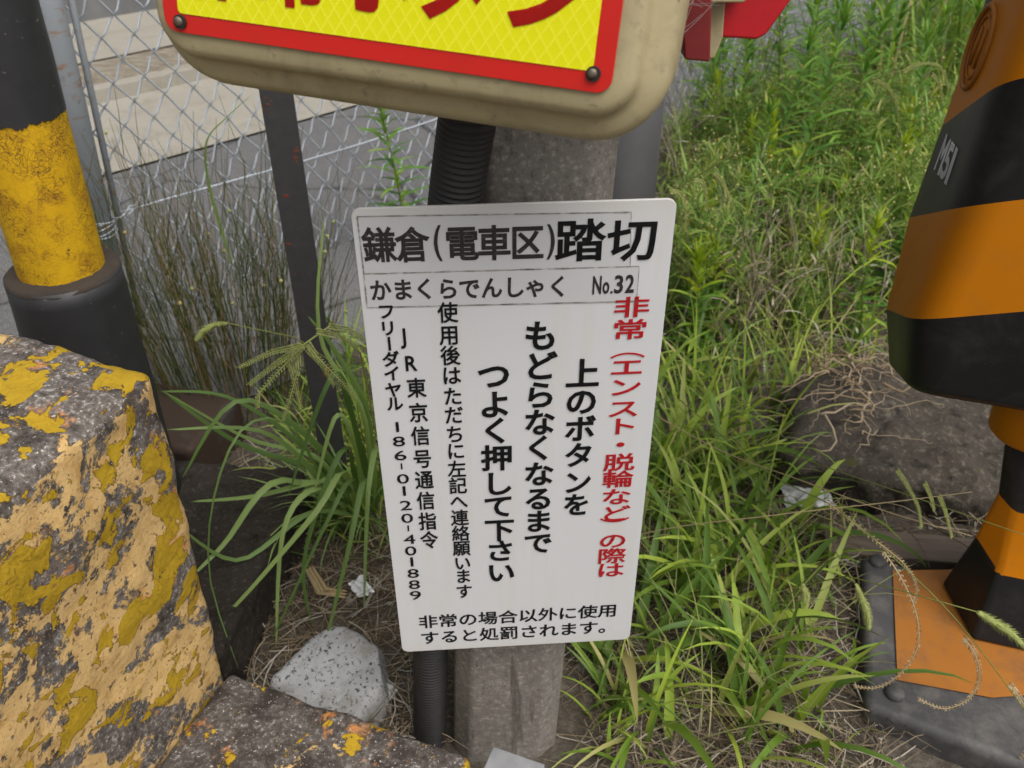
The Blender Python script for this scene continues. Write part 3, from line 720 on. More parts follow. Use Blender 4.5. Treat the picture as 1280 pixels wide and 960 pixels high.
for px, py in ((226, 27), (742, 92)):
    p = bl(px, py); m = MB()
    m.tube([(p.x, -.0022, p.z), (p.x, .004, p.z)], .0052, 20); s_ = m.build("screw", MT["bolt_hole"], bx_)
    m = MB(); m.tube([(p.x - .0006, -.0040, p.z + .0004), (p.x - .0006, -.003, p.z + .0004), (p.x - .0006, 0, p.z + .0004)], [.0018, .0034, .0036], 16); m.build("screw_head", MT["steel_bolt"], s_, True)
m = MB(); m.box((.06, .105, .06), (.16, .03, .12)); m.build("back_plate", MT["beige_plastic"], bx_)
# red alarm housing to the right
ah = empty("alarm_housing", onY(915, 20, .80), 0, "red plastic alarm housing beside the beige button box", "alarm")
ai = Matrix.Translation(-ah.location)
def poly(pxs, y): return [ai @ onY(px, py, y) for px, py in pxs]
m = MB(); m.prism(poly([(889, -70), (891, 47), (946, 50), (958, 44), (1040, -70)], .80), (-.0, .12, .0)); bevel(m.build("body", MT["red_plastic"], ah), .003)
m = MB(); m.prism(poly([(845, -70), (856, 75), (888, 78), (892, -70)], .765), (0, .03, 0)); bevel(m.build("bracket", MT["dark_red_plastic"], ah), .002)
m = MB(); m.prism(poly([(870, -70), (876, 74), (893, 74), (904, 47), (912, -70)], .797), (0, .06, 0)); bevel(m.build("side_cover", MT["beige_plastic"], ah), .002)
m = MB(); m.prism(poly([(886, -60), (887, 4), (930, 4), (936, -2), (945, -60)], .775), (0, .03, 0)); bevel(m.build("lid_lip", MT["beige_plastic"], ah), .002)
m = MB(); m.tube([ai @ Vector((.06, .89, 1.14)), ai @ Vector((.13, .88, 1.14)), ai @ onY(925, 5, .90)], .014, 14); m.build("mount_arm", MT["steel_post_grey"], ah, True)
m = MB()
for k in range(13):
    a = onY(849 - random.uniform(-3, 14), 62 - k * 7 + random.uniform(-12, 18), .70); b = onY(866 + random.uniform(-8, 40), -25 + random.uniform(-45, 60), .757)
    mid = (a + b) / 2 + Vector((0, 0, -.004 * random.random())); m.tube([a, mid, b], .00016, 3, False)
tag(m.build("cobweb", MT["thread"]), "thin spider threads between the button box and red housing", "cobweb")

# ------------------------------------------------------------------ barrier machine
mc = empty("barrier_machine", onZ(1290, 800, 0), 0, "orange and black striped crossing barrier machine at the right edge", "barrier machine")
mi_ = Matrix.Translation(-mc.location)
YA, YB = .95, 1.10
A_ = onY(1142, 400, YA); FN = Vector((-.33, -.94, 0)).normalized(); FD = Vector((.94, -.33, 0)).normalized()
def back(p, t=.30): return p + Vector((.31, .95, 0)) * t
rows = []
ridge = [(1138, 492), (1143, 401), (1207, 258), (1262, 95)]; left = [(1112, 462), (1108, 386), (1137, 272), (1178, 157)]; right = [(1280, 521), (1280, 388), (1280, 251), (1280, 89)]
for k in range(4):
    a = onY(*ridge[k], YA); l_ = onY(*left[k], YB)
    r1 = onP(*right[k], A_, FN); sz_ = (r1.z - a.z) / max(.06, (r1 - a).length); r1 = a + FD * .33; r1.z = a.z + sz_ * .33
    rows.append([l_, a, r1])
t4 = [rows[3][0] + (onY(1228, 13, YB) - rows[3][0]), rows[3][1] + Vector((.012, 0, .15)), rows[3][2] + Vector((.0, 0, .16))]; rows.append(t4)
rows.append([q + Vector((.006, 0, .12)) for q in t4])
cols = []
for r_ in rows:
    l_, a, r1 = r_
    c_ = r1 + Vector((.10, .30, 0)); c_.z = l_.z; bb = l_ + Vector((.13, .17, 0)); cols.append([l_, a, r1, c_, bb])
NR = 7; cols2 = []
for l_, a, r1, c_, bb in cols:
    pa_ = a + (l_ - a) * .30; pb_ = a + (r1 - a).normalized() * .045
    arc = [(pa_ * (1 - t) + a * t) * (1 - t) + (a * (1 - t) + pb_ * t) * t for t in [k / (NR - 1) for k in range(NR)]]
    cols2.append([l_] + arc + [r1, c_, bb])
NC = len(cols2[0]); m = MB(); m.v = [tuple(mi_ @ q) for r_ in cols2 for q in r_]
mats_ = [1, 0, 1, 0, 1]
for i in range(5):
    for j in range(NC):
        m.f.append((i * NC + j, i * NC + (j + 1) % NC, (i + 1) * NC + (j + 1) % NC, (i + 1) * NC + j)); m.m.append(mats_[i])
m.f.append(tuple(range(NC))); m.m.append(1); m.f.append(tuple(5 * NC + j for j in range(NC))); m.m.append(1)
bo = m.build("body", [MT["machine_orange"], MT["machine_black"]], mc); bevel(bo, .014, 4, 35)
# emblem and number on the left side face, stencilled number below it
lf_n = (rows[2][1] - rows[2][0]).cross(rows[3][0] - rows[2][0]).normalized()
if lf_n.x > 0: lf_n = -lf_n
fu = (rows[2][1] - rows[2][0]); fu.z = 0; fu.normalize()
def facept(px, py, lift, k=2):
    return onP(px, py, rows[k][0], lf_n) + lf_n * lift
ev = lf_n.cross(fu).normalized()
if ev.z < 0: ev = -ev
from mathutils.bvhtree import BVHTree
bpy.context.view_layer.update()
_dg = bpy.context.evaluated_depsgraph_get(); _tree = BVHTree.FromObject(bo, _dg)
def onbody(p, lift):
    p = mi_ @ p; h_ = _tree.ray_cast(p + lf_n * .08, -lf_n)
    return (h_[0] if h_[0] else p) + lf_n * lift
c_ = facept(1226, 60, 0, 3); m = MB()
m.tube([onbody(c_ + fu * math.cos(q * math.pi / 24) * .032 + ev * math.sin(q * math.pi / 24) * .046, .0015) for q in range(49)], .0032, 8, False)
m.tube([onbody(c_ + fu * math.cos(q * math.pi / 24) * .023 + ev * math.sin(q * math.pi / 24) * .035, .001) for q in range(49)], .0014, 8, False)
for s_ in (-1, 1): m.tube([onbody(c_ + fu * .008 * s_ + ev * -.022, .001), onbody(c_ + fu * .008 * s_ + ev * .022, .001)], .0022, 6)
m.build("emblem", MT["panel_orange"], mc, True)
c_ = facept(1184, 198, 0); m = MB()
for k, ch in enumerate("M51"):
    gv, gf = glyph_mesh(ch, .03); x0, x1 = min(q.x for q in gv), max(q.x for q in gv); y0, y1 = min(q.y for q in gv), max(q.y for q in gv)
    w_ = (.024, .019, .009)[k]; xc = (-.012, .011, .027)[k]
    m.add([onbody(c_ + fu * (xc + (q.x - (x0 + x1) / 2) / (x1 - x0) * w_) + ev * ((q.y - (y0 + y1) / 2) / (y1 - y0) * .046), .0008 + abs(q.z) * .002) for q in gv], gf)
m.build("number_text", MT["white_vinyl"], mc)
# neck and flared leg
nk = onY(1290, 528, 1.05)
m = MB(); m.tube([mi_ @ (nk + Vector((0, 0, .06))), mi_ @ (nk + Vector((0, 0, .02))), mi_ @ (nk + Vector((0, 0, -.016))), mi_ @ (nk + Vector((0, 0, -.022)))], [.058, .058, .056, .050], 32); m.build("neck_collar", MT["machine_orange"], mc, True)
L0, L1, L2, L3 = onY(1254, 552, 1.06), onY(1246, 615, 1.07), onY(1217, 671, 1.09), onZ(1176, 729, .054)
R3 = onZ(1215, 801, .054); R2 = onY(1249, 718, R3.y + .035); R1 = onY(1268, 640, R3.y + .05); R0 = onY(1268, 556, R3.y + .05)
rowsl = [[L3, R3], [L2, R2], [L1, R1], [L0, R0]]
rr = []
for k, (l_, r_) in enumerate(rowsl):
    wd = (.30, .20, .15, .12)[k]; f2 = r_ + Vector((.94, -.30, 0)) * wd; b2 = l_ + Vector((.94, -.05, 0)) * wd * 1.1 + Vector((0, .12, 0))
    rr.append([l_, r_, f2, b2])
m = MB(); m.v = [tuple(mi_ @ q) for r_ in rr for q in r_]
for i in range(3):
    for j in range(4): m.f.append((i * 4 + j, i * 4 + (j + 1) % 4, (i + 1) * 4 + (j + 1) % 4, (i + 1) * 4 + j)); m.m.append((1, 0, 1)[i])
m.f.append((12, 13, 14, 15)); m.m.append(1); m.f.append((0, 1, 2, 3)); m.m.append(1)
bevel(m.build("leg", [MT["machine_orange"], MT["machine_black"]], mc), .012, 3, 20)
c1, c2 = onZ(1078, 690, .05), onZ(1082, 882, .05); c3 = onZ(1290, 962, .05); c4 = c3 + (c1 - c2) * 1.05; c3b = c3 + (c3 - c2) * .6; c4b = c4 + (c3 - c2) * .6
m = MB(); m.prism([mi_ @ q for q in (c1, c2, c3b, c4b)], (0, 0, -.07)); bevel(m.build("base_plate", MT["rubber_black"], mc), .016, 4)
pz = .0535
m = MB(); m.add([mi_ @ onZ(px, py, pz) for px, py in ((1116, 713), (1186, 712), (1300, 690), (1330, 800), (1300, 868), (1240, 872), (1122, 850))], [(0, 6, 5, 4, 3, 2, 1)]); fixn(m.build("orange_panel", MT["panel_orange"], mc))
for px, py in ((1097, 703), (1118, 868)):
    p = onZ(px, py, .05); m = MB(); m.tube([mi_ @ (p + Vector((0, 0, -.004))), mi_ @ (p + Vector((0, 0, .006))), mi_ @ (p + Vector((0, 0, .012)))], [.016, .016, .010], 20); m.build("anchor_bolt", MT["rubber_black"], mc, True)

# ------------------------------------------------------------------ rocks, plank, litter
m = rough_box((.098, .076, .036), .012, .005, .008, 13, 11, .006); vs = []
for v in m.v:
    v = Vector(v); t = (v.z + .045) / .09; v.x *= 1.08 - .20 * t; v.y *= 1.06 - .16 * t
    if v.x + v.y > .11: v -= Vector((1, 1, 0)) * (v.x + v.y - .11) * .5
    if -v.x + v.y > .115: v -= Vector((-1, 1, 0)) * (-v.x + v.y - .115) * .5
    vs.append(tuple(v))
m.v = vs
facet(m, 9, 9, .96, 1.2)
m.v = [tuple(Vector(v) + Vector(v).normalized() * .0018 * noise.fractal(Vector(v) * 55, 1, 2, 5)) for v in m.v]
o = m.build("white_rock", MT["rock_white"], None, True, onZ(424, 850, .028)); o.rotation_euler = (R(12), R(-2), R(-32))
tag(o, "pale speckled stone chunk lying in dry straw beside the low kerb", "stone")
m = rough_box((.25, .185, .115), .03, .008, .026, 9, 21, .02)
facet(m, 9, 4, .98, 1.22)
m.v = [tuple(Vector(v) + Vector(v).normalized() * .006 * noise.fractal(Vector(v) * 28, 1, 2, 4)) for v in m.v]
o = m.build("large_rock", MT["rock_grey"], None, True, (.86, 1.55, .008)); o.rotation_euler = (R(6), R(3), R(-14))
tag(o, "large dark grey rock with dried roots on top behind the barrier machine", "rock")
m = rough_box((.10, .07, .05), .02, .01, .02, 9, 33, .01); o = m.build("small_rock", MT["rock_grey"], None, True, (1.16, 1.62, .03)); o.rotation_euler.z = .5
tag(o, "small grey stone to the right of the large rock", "stone")
m = MB(); m.box((0, 0, 0), (.42, .075, .035)); o = bevel(m.build("wood_plank", MT["wood_old"], None, False, onZ(1165, 692, .02)), .004); o.rotation_euler = (0, 0, R(-8))
tag(o, "old brown wooden plank between the rock and the barrier machine base", "plank")
def crumple(name, p, r, mat, label, cat, seed):
    m = MB(); random.seed(seed); N_ = 9; vs = []
    for i in range(N_):
        for j in range(N_):
            x, y = (i / (N_ - 1) - .5) * 2 * r, (j / (N_ - 1) - .5) * 1.3 * r
            vs.append((x + random.uniform(-.2, .2) * r / 3, y + random.uniform(-.2, .2) * r / 3, .006 + random.random() * r * .35))
    m.add(vs, [(i * N_ + j, (i + 1) * N_ + j, (i + 1) * N_ + j + 1, i * N_ + j + 1) for i in range(N_ - 1) for j in range(N_ - 1)])
    o = m.build(name, MT[mat], None, False, p); o.rotation_euler.z = random.random() * 3
    sm_ = o.modifiers.new("thick", 'SOLIDIFY'); sm_.thickness = .0006
    return tag(o, label, cat)
crumple("foil_scrap", onZ(1008, 628, .02), .05, "foil", "crumpled silver foil scrap in the straw left of the large rock", "litter", 3)
crumple("plastic_scrap", onZ(452, 738, .02), .024, "foil", "torn clear plastic scrap in dry straw behind the pale stone", "litter", 4)
crumple("paper_scrap", onZ(484, 872, .015), .018, "foil", "tiny white paper scrap right of the pale stone", "litter", 5)
m = MB()
a, b, c_ = onZ(383, 712, .05), onZ(398, 742, .03), onZ(432, 748, .02)
for k in range(3): m.tube([a + Vector((.006 * k, 0, .004 * k)), b + Vector((.007 * k, .004, .003 * k)), c_ + Vector((0, .008 * k, .002))], [.003, .006, .002], 6)
tag(m.build("dry_husk", MT["seed_dry"]), "pale folded dry leaf husk behind the pale stone", "dry leaf")
random.seed(12); m = MB()
for k in range(60):
    p = onZ(random.gauss(1075, 32), random.gauss(478, 24) if k < 46 else random.uniform(500, 560), .14); p.z = .155 + random.uniform(0, .04)
    az = random.uniform(0, 6.28); pts = [p]; r0 = random.choice((.0008, .001, .0014, .0018, .003))
    for s_ in range(random.randint(4, 10)):
        az += random.uniform(-1.1, 1.1); p = p + Vector((math.cos(az), math.sin(az), random.uniform(-.6, .5))) * random.uniform(.008, .032); p.z = max(p.z, .140 + .02 * random.random()); pts.append(p)
    m.tube(pts, [r0 * (1 - .7 * i / len(pts)) for i in range(len(pts))], 5)
tag(m.build("dried_roots", MT["root_dry"], None, True), "tangle of pale dried roots lying on the large rock", "roots")

# ------------------------------------------------------------------ vegetation
def blade(m, p, az, L, w_, el=1.35, curl=1.2, segs=6, twist=0.0, fold=.25, mi=0):
    p = Vector(p); h = Vector((math.cos(az), math.sin(az), 0)); sd_ = Vector((-math.sin(az), math.cos(az), 0))
    vs = []; st = L / segs; e = el; tw = twist
    for i in range(segs):
        t = i / segs; ww = w_ * min(1, .55 + t * 2.2) * (1 - t) ** .55 * .5
        d = h * math.cos(e) + Vector((0, 0, math.sin(e))); up_ = -h * math.sin(e) + Vector((0, 0, math.cos(e)))
        s2 = sd_ * math.cos(tw * t) + up_ * math.sin(tw * t)
        vs += [p - s2 * ww, p - up_ * ww * fold * 2 * .5, p + s2 * ww]
        p = p + d * st; e -= curl / segs * (.4 + 1.2 * t)
    vs.append(p); fs = []
    for i in range(segs - 1):
        b = i * 3; fs += [(b, b + 1, b + 4, b + 3), (b + 1, b + 2, b + 5, b + 4)]
    b = (segs - 1) * 3; fs += [(b, b + 1, b + 3), (b + 1, b + 2, b + 3)]
    m.add(vs, fs, mi); return p
def inside(x, y): return (Vector((x, y, 0)) - FP).dot(DY) < -.15
def blocked(x, y):
    if -.12 < x < .13 and .74 < y < .96: return True
    if (x - .152) ** 2 + (y - 1.2) ** 2 < .005: return True
    if .62 < x < 1.5 and .75 < y < 1.27 and x > .55 + (y - .8) * .3: return True
    if .58 < x < 1.1 and 1.34 < y < 1.74: return True
    if x < -.1 and y < .86 and x < -.05 - (y - .70) * 2.6 : return True
    return False

# grass on the right of the sign: one mass of blades
random.seed(21); m = MB()
def grass_at(x, y, L, w_, n_, spread=.03):
    for _ in range(n_):
        px_, py_ = x + random.gauss(0, spread), y + random.gauss(0, spread)
        if blocked(px_, py_): continue
        blade(m, (px_, py_, gz(px_, py_) - .004), random.uniform(0, 6.28), L * random.uniform(.55, 1.25), w_ * random.uniform(.6, 1.3), random.uniform(.75, 1.5), random.uniform(.4, 2.3), 7, random.uniform(-1.2, 1.2))
near = []
for _ in range(100):            # dense belt
    px_, py_ = random.uniform(745, 1000), random.uniform(470, 950)
    if px_ > 1000 - (py_ - 470) * .02 + 30: continue
    if px_ < 800 and random.random() < .35 : continue
    q = onZ(px_, py_); near.append(q)
for q in near: grass_at(q.x, q.y, .20 + .09 * random.random(), random.choice((.009, .012, .016, .021)), 4, .024)
for _ in range(66):
    px_, py_ = random.uniform(790, 1010), random.uniform(400, 640); q = onZ(px_, py_); grass_at(q.x, q.y, .27, random.choice((.006, .009, .013)), 4, .035)
for _ in range(16):
    px_, py_ = random.uniform(930, 1065), random.uniform(640, 930); q = onZ(px_, py_); grass_at(q.x, q.y, .15, .008, 4, .02)
for _ in range(16):
    px_, py_ = random.uniform(715, 800), random.uniform(840, 975); q = onZ(px_, py_); grass_at(q.x, q.y, .15, .008, 4, .02)
for _ in range(46):            # a few broad blades
    px_, py_ = random.uniform(760, 965), random.uniform(560, 950); q = onZ(px_, py_)
    if not blocked(q.x, q.y): blade(m, (q.x, q.y, gz(q.x, q.y)), random.uniform(0, 6.28), random.uniform(.16, .30), random.uniform(.017, .026), random.uniform(.7, 1.4), random.uniform(.9, 2.2), 9, random.uniform(-1.2, 1.2), .35)
for _ in range(40):
    px_, py_ = random.uniform(380, 500), random.uniform(500, 700); q = onZ(px_, py_); grass_at(q.x, q.y, .16, .007, 4, .03)
for _ in range(70):
    px_, py_ = random.uniform(420, 600), random.uniform(440, 600); q = onZ(px_, py_)
    if inside(q.x, q.y): grass_at(q.x, q.y, .24, .007, 5, .04)
for _ in range(380):            # field further back
    y = 1.9 + 4.6 * random.random() ** 1.3; x = random.uniform(.25, 4.6)
    if inside(x, y): grass_at(x, y, .26 + .05 * y * random.random(), .0075, 6, .09)
tag(m.build("grass", MT["grass_leaf"], None, True), kind="stuff")

# pale wispy stalks standing through the weeds
random.seed(25); m = MB()
for k in range(2000):
    y = 1.75 + 4.4 * random.random() ** 1.2; x = random.uniform(.22, 4.4)
    if not inside(x, y) or blocked(x, y): continue
    az = random.uniform(0, 6.28)
    tipp = blade(m, (x, y, gz(x, y)), az, random.uniform(.22, .42) + .04 * y * random.random(), random.uniform(.0022, .0042), random.uniform(1.1, 1.5), random.uniform(.2, 1.3), 7, random.uniform(-1, 1))
    if k % 3 == 0:
        for _ in range(9): blade(m, tipp + Vector((random.gauss(0, .012), random.gauss(0, .012), random.gauss(-.02, .02))), random.uniform(0, 6.28), random.uniform(.01, .03), .0022, random.uniform(-.5, 1.2), .6, 3)
for k in range(260):
    q = onZ(random.uniform(770, 1010), random.uniform(420, 940))
    if blocked(q.x, q.y): continue
    blade(m, (q.x, q.y, gz(q.x, q.y)), random.uniform(0, 6.28), random.uniform(.12, .3), random.uniform(.002, .004), random.uniform(.6, 1.5), random.uniform(.2, 1.5), 7, random.uniform(-1, 1))
for k in range(420):
    y = random.uniform(3.6, 6.2); x = random.uniform(.40, .62) * y
    if inside(x, y): blade(m, (x, y, 0), random.uniform(0, 6.28), random.uniform(.6, 1.05), random.uniform(.008, .014), random.uniform(1.2, 1.52), random.uniform(.2, 1.0), 8, random.uniform(-1, 1), mi=1)
tag(m.build("wispy_grass", [MT["wispy_grass"], MT["grass_leaf"]], None, True), kind="stuff")

# dry straw litter on the soil
random.seed(31); m = MB()
def straw(x, y, L, r_, lift=.02):
    if blocked(x, y): return
    az = random.uniform(0, 6.28); p = Vector((x, y, gz(x, y) + random.uniform(.001, lift))); pts = [p]; k = random.uniform(-.5, .5); sl2 = random.uniform(-.12, .22)
    for s_ in range(3):
        az += k * random.uniform(.2, 1.3); p = p + Vector((math.cos(az), math.sin(az), sl2 + random.uniform(-.15, .15))) * L / 3; p.z = max(p.z, gz(p.x, p.y) + .001); pts.append(p)
    m.tube(pts, [r_, r_, r_ * .8, r_ * .3], 3, False)
for _ in range(2500):
    q = onZ(random.uniform(690, 1110), random.uniform(560, 1000)); straw(q.x, q.y, random.uniform(.03, .14), random.uniform(.0005, .0013), .025)
for _ in range(1900):
    q = onZ(random.uniform(300, 560), random.uniform(560, 960)); straw(q.x, q.y, random.uniform(.03, .13), random.uniform(.0005, .0013), .03)
for _ in range(1500):
    q = onZ(random.uniform(960, 1260), random.uniform(380, 720)); straw(q.x, q.y, random.uniform(.04, .16), random.uniform(.0006, .0014), .05)
for _ in range(2500):
    y = random.uniform(1.8, 5.5); x = random.uniform(-.2, 3.6)
    if inside(x, y): straw(x, y, random.uniform(.08, .3), random.uniform(.0009, .002), .15)
tag(m.build("dry_straw", MT["straw"], None, False), kind="stuff")
# gravel bits
random.seed(37); m = MB()
for _ in range(900):
    q = onZ(random.uniform(300, 1280), random.uniform(400, 1000)); 
    if blocked(q.x, q.y): continue
    r_ = random.uniform(.0015, .006) * (2.2 if random.random() < .05 else 1); vs = []
    for d in ((1, 0, 0), (0, 1, 0), (-1, 0, 0), (0, -1, 0), (0, 0, .8), (0, 0, -.6)):
        vs.append(Vector((q.x, q.y, gz(q.x, q.y) + r_ * .3)) + Vector(d) * r_ * random.uniform(.7, 1.3))
    m.add(vs, [(0, 1, 4), (1, 2, 4), (2, 3, 4), (3, 0, 4), (1, 0, 5), (2, 1, 5), (3, 2, 5), (0, 3, 5)])
tag(m.build("gravel", MT["gravel"], None, False), kind="stuff")

# broom-like shrub before the fence
random.seed(41)
bs = empty("broom_shrub", onZ(295, 505), 0, "upright dark shrub of thin bare stems before the chain-link fence", "shrub")
m = MB(); bd_ = MB()
for k in range(250):
    a = random.uniform(0, 6.28); rr_ = random.random() ** .5 * .20; p = Vector((math.cos(a) * rr_ * 1.15 - .02, math.sin(a) * rr_ * .7, -.02))
    out = Vector((p.x * 1.25 + random.gauss(0, .06), p.y * .6 + random.gauss(0, .05), 1)).normalized()
    Hh = random.uniform(.40, .70) * (1 - .25 * (rr_ / .2)); pts = [p]; r0 = random.uniform(.0008, .0018)
    for s_ in range(6):
        out = (out + Vector((random.gauss(0, .035), random.gauss(0, .035), .02))).normalized(); p = p + out * Hh / 6; pts.append(p)
        if s_ >= 1 and random.random() < .8:
            q = p.copy(); o2 = (out + Vector((random.gauss(0, .28), random.gauss(0, .24), .0))).normalized(); pp = [q]
            for _ in range(3): q = q + o2 * random.uniform(.03, .075); o2 = (o2 + Vector((random.gauss(0, .03), random.gauss(0, .03), .09))).normalized(); pp.append(q)
            m.tube(pp, [r0 * .6, r0 * .5, r0 * .4, r0 * .25], 3, False)
            if random.random() < .025: m.tube([q, q + Vector((.001, 0, .005)), q + Vector((.002, 0, .009))], [.002, .0042, .001], 6, True, 1)
    m.tube(pts, [r0 * (1 - .11 * i) for i in range(len(pts))], 3, False)
m.build("stems", [MT["broom_stem"], MT["bud_yellow"]], bs)

# goosegrass clump at the angle post
random.seed(43)
gcx = onZ(442, 655)
gc = empty("goosegrass_clump", gcx, 0, "clump of long arching grass with branched seed head around the black post", "grass clump")
gi = Matrix.Translation(-gcx); m = MB()
def ribbon(m, pts, w_, n_=14, wtip=.1):
    P2 = [Vector(p) for p in pts]; out = []
    for i in range(n_ + 1):
        s = (len(P2) - 1) * i / n_; k = min(int(s), len(P2) - 2); u = s - k
        p0, p1, p2, p3 = P2[max(k - 1, 0)], P2[k], P2[k + 1], P2[min(k + 2, len(P2) - 1)]
        out.append(.5 * (2 * p1 + (p2 - p0) * u + (2 * p0 - 5 * p1 + 4 * p2 - p3) * u * u + (3 * p1 - p0 - 3 * p2 + p3) * u ** 3))
    vs = []
    for i, p in enumerate(out):
        t = i / n_; d = (out[min(i + 1, n_)] - out[max(i - 1, 0)]).normalized(); v = (Vector((.1 * math.sin(i), -.5, .85))).normalized(); s = d.cross(v)
        s = s.normalized() if s.length > 1e-5 else Vector((1, 0, 0)); upv = s.cross(d)
        ww = w_ * .5 * min(1, .5 + 3 * t) * max(wtip * .3, (1 - t) ** .5)
        vs += [p - s * ww, p + upv * ww * .3, p + s * ww]
    fs = []
    for i in range(n_): b = i * 3; fs += [(b, b + 1, b + 4, b + 3), (b + 1, b + 2, b + 5, b + 4)]
    m.add(vs, fs)
def curve3(pxs): return [onY(px, py, y) for px, py, y in pxs]
long_ = [
 [(440, 640, 1.40), (400, 575, 1.34), (310, 548, 1.28), (204, 489, 1.20)],
 [(440, 650, 1.38), (395, 590, 1.30), (300, 555, 1.22), (205, 490, 1.16)],
 [(445, 640, 1.40), (380, 560, 1.33), (290, 498, 1.25), (200, 489, 1.18)],
 [(440, 650, 1.38), (400, 600, 1.28), (330, 540, 1.2), (209, 537, 1.12)],
 [(445, 640, 1.38), (420, 600, 1.30), (320, 620, 1.2), (240, 627, 1.12)],
 [(455, 640, 1.38), (400, 560, 1.26), (300, 500, 1.16), (228, 597, 1.10)],
 [(420, 640, 1.34), (370, 540, 1.2), (310, 530, 1.12), (270, 610, 1.05), (262, 720, 1.0), (298, 836, .93)],
 [(450, 650, 1.34), (430, 590, 1.20), (395, 640, 1.10), (310, 740, 1.03), (260, 790, 1.0)],
 [(455, 650, 1.34), (440, 600, 1.18), (405, 660, 1.08), (340, 800, 1.02)],
 [(460, 650, 1.34), (455, 600, 1.18), (435, 690, 1.06), (395, 850, .99)],
 [(450, 640, 1.36), (430, 560, 1.26), (380, 700, 1.14), (395, 800, 1.08)],
 [(440, 650, 1.36), (400, 610, 1.22), (355, 660, 1.12), (345, 810, 1.03)],
 [(465, 640, 1.36), (470, 560, 1.26), (460, 620, 1.14), (455, 760, 1.06)],
 [(455, 640, 1.36), (445, 560, 1.30), (420, 520, 1.25), (392, 620, 1.2)],
 [(465, 640, 1.36), (460, 520, 1.34), (420, 440, 1.32), (385, 395, 1.30)],
 [(465, 640, 1.36), (455, 520, 1.32), (400, 420, 1.30), (405, 270, 1.34)],
 [(470, 640, 1.36), (440, 520, 1.25), (415, 470, 1.2), (360, 620, 1.12)],
 [(445, 640, 1.36), (350, 600, 1.22), (280, 680, 1.12), (240, 720, 1.06)],
 [(455, 650, 1.33), (390, 640, 1.22), (300, 700, 1.12), (225, 660, 1.08)],
 [(470, 640, 1.38), (480, 540, 1.36), (470, 450, 1.4), (455, 380, 1.45)],
]
for k, pp in enumerate(long_):
    ribbon(m, [gi @ q for q in curve3(pp)], (.0145 if k != 6 else .006) * random.uniform(.8, 1.15), 16)
for _ in range(70):
    x, y = random.gauss(0, .035), random.gauss(0, .035)
    blade(m, (x, y, 0), random.uniform(2.2, 5.6), random.uniform(.14, .32), random.uniform(.005, .011), random.uniform(.7, 1.45), random.uniform(.8, 2.2), 8, random.uniform(-1, 1))
m.build("blades", MT["clump_leaf"], gc, True)
m = MB(); stem = [gi @ q for q in curve3([(455, 640, 1.36), (470, 540, 1.22), (450, 440, 1.12), (412, 408, 1.08), (392, 422, 1.06), (375, 434, 1.05)])]
m.tube(stem, [.0022, .002, .0018, .0016, .0014, .0012], 6)
def spike(m, pts, w_=.0062, n_=30, s=.0027):
    P2 = [Vector(p) for p in pts]; m.tube(P2, .0009, 4)
    for i in range(n_):
        t = i / (n_ - 1) * (len(P2) - 1); k = min(int(t), len(P2) - 2); u = t - k; p = P2[k].lerp(P2[k + 1], u); d = (P2[k + 1] - P2[k]).normalized()
        a = d.cross(Vector((0, -.8, .6))); a = a.normalized() if a.length > 1e-4 else Vector((1, 0, 0)); f_ = 1 - .4 * i / n_
        for sg_ in (-1, 1):
            c0_ = p + d * (sg_ * s * .55) + a * sg_ * w_ * .55 * f_; ax_ = (d + a * sg_ * .55).normalized(); b_ = ax_.cross(a).normalized()
            m.add([c0_ - ax_ * s * f_, c0_ + a * s * .62 * f_, c0_ + b_ * s * .62 * f_, c0_ - a * s * .62 * f_, c0_ - b_ * s * .62 * f_, c0_ + ax_ * s * 1.15 * f_],
                  [(0, 2, 1), (0, 3, 2), (0, 4, 3), (0, 1, 4), (5, 1, 2), (5, 2, 3), (5, 3, 4), (5, 4, 1)])
Hh = []
for pp in ([(378, 432, 1.05), (340, 440, 1.03), (298, 460, 1.01)], [(378, 432, 1.05), (345, 455, 1.02), (311, 481, 1.0)], [(380, 432, 1.05), (350, 462, 1.02), (322, 494, 1.0), (322, 510, 1.0)],
           [(385, 430, 1.05), (395, 445, 1.03), (425, 475, 1.01), (446, 500, 1.0)], [(396, 414, 1.06), (420, 420, 1.04), (455, 436, 1.02)], [(412, 408, 1.07), (435, 412, 1.05), (462, 428, 1.04)],
           [(372, 440, 1.05), (373, 460, 1.03), (362, 500, 1.02), (354, 525, 1.02)], [(360, 445, 1.04), (368, 475, 1.03), (376, 510, 1.02)], [(384, 436, 1.05), (402, 455, 1.04), (418, 482, 1.03)]):
    spike(m, [gi @ q for q in curve3(pp)])
m.build("seed_head", MT["seed_green"], gc)

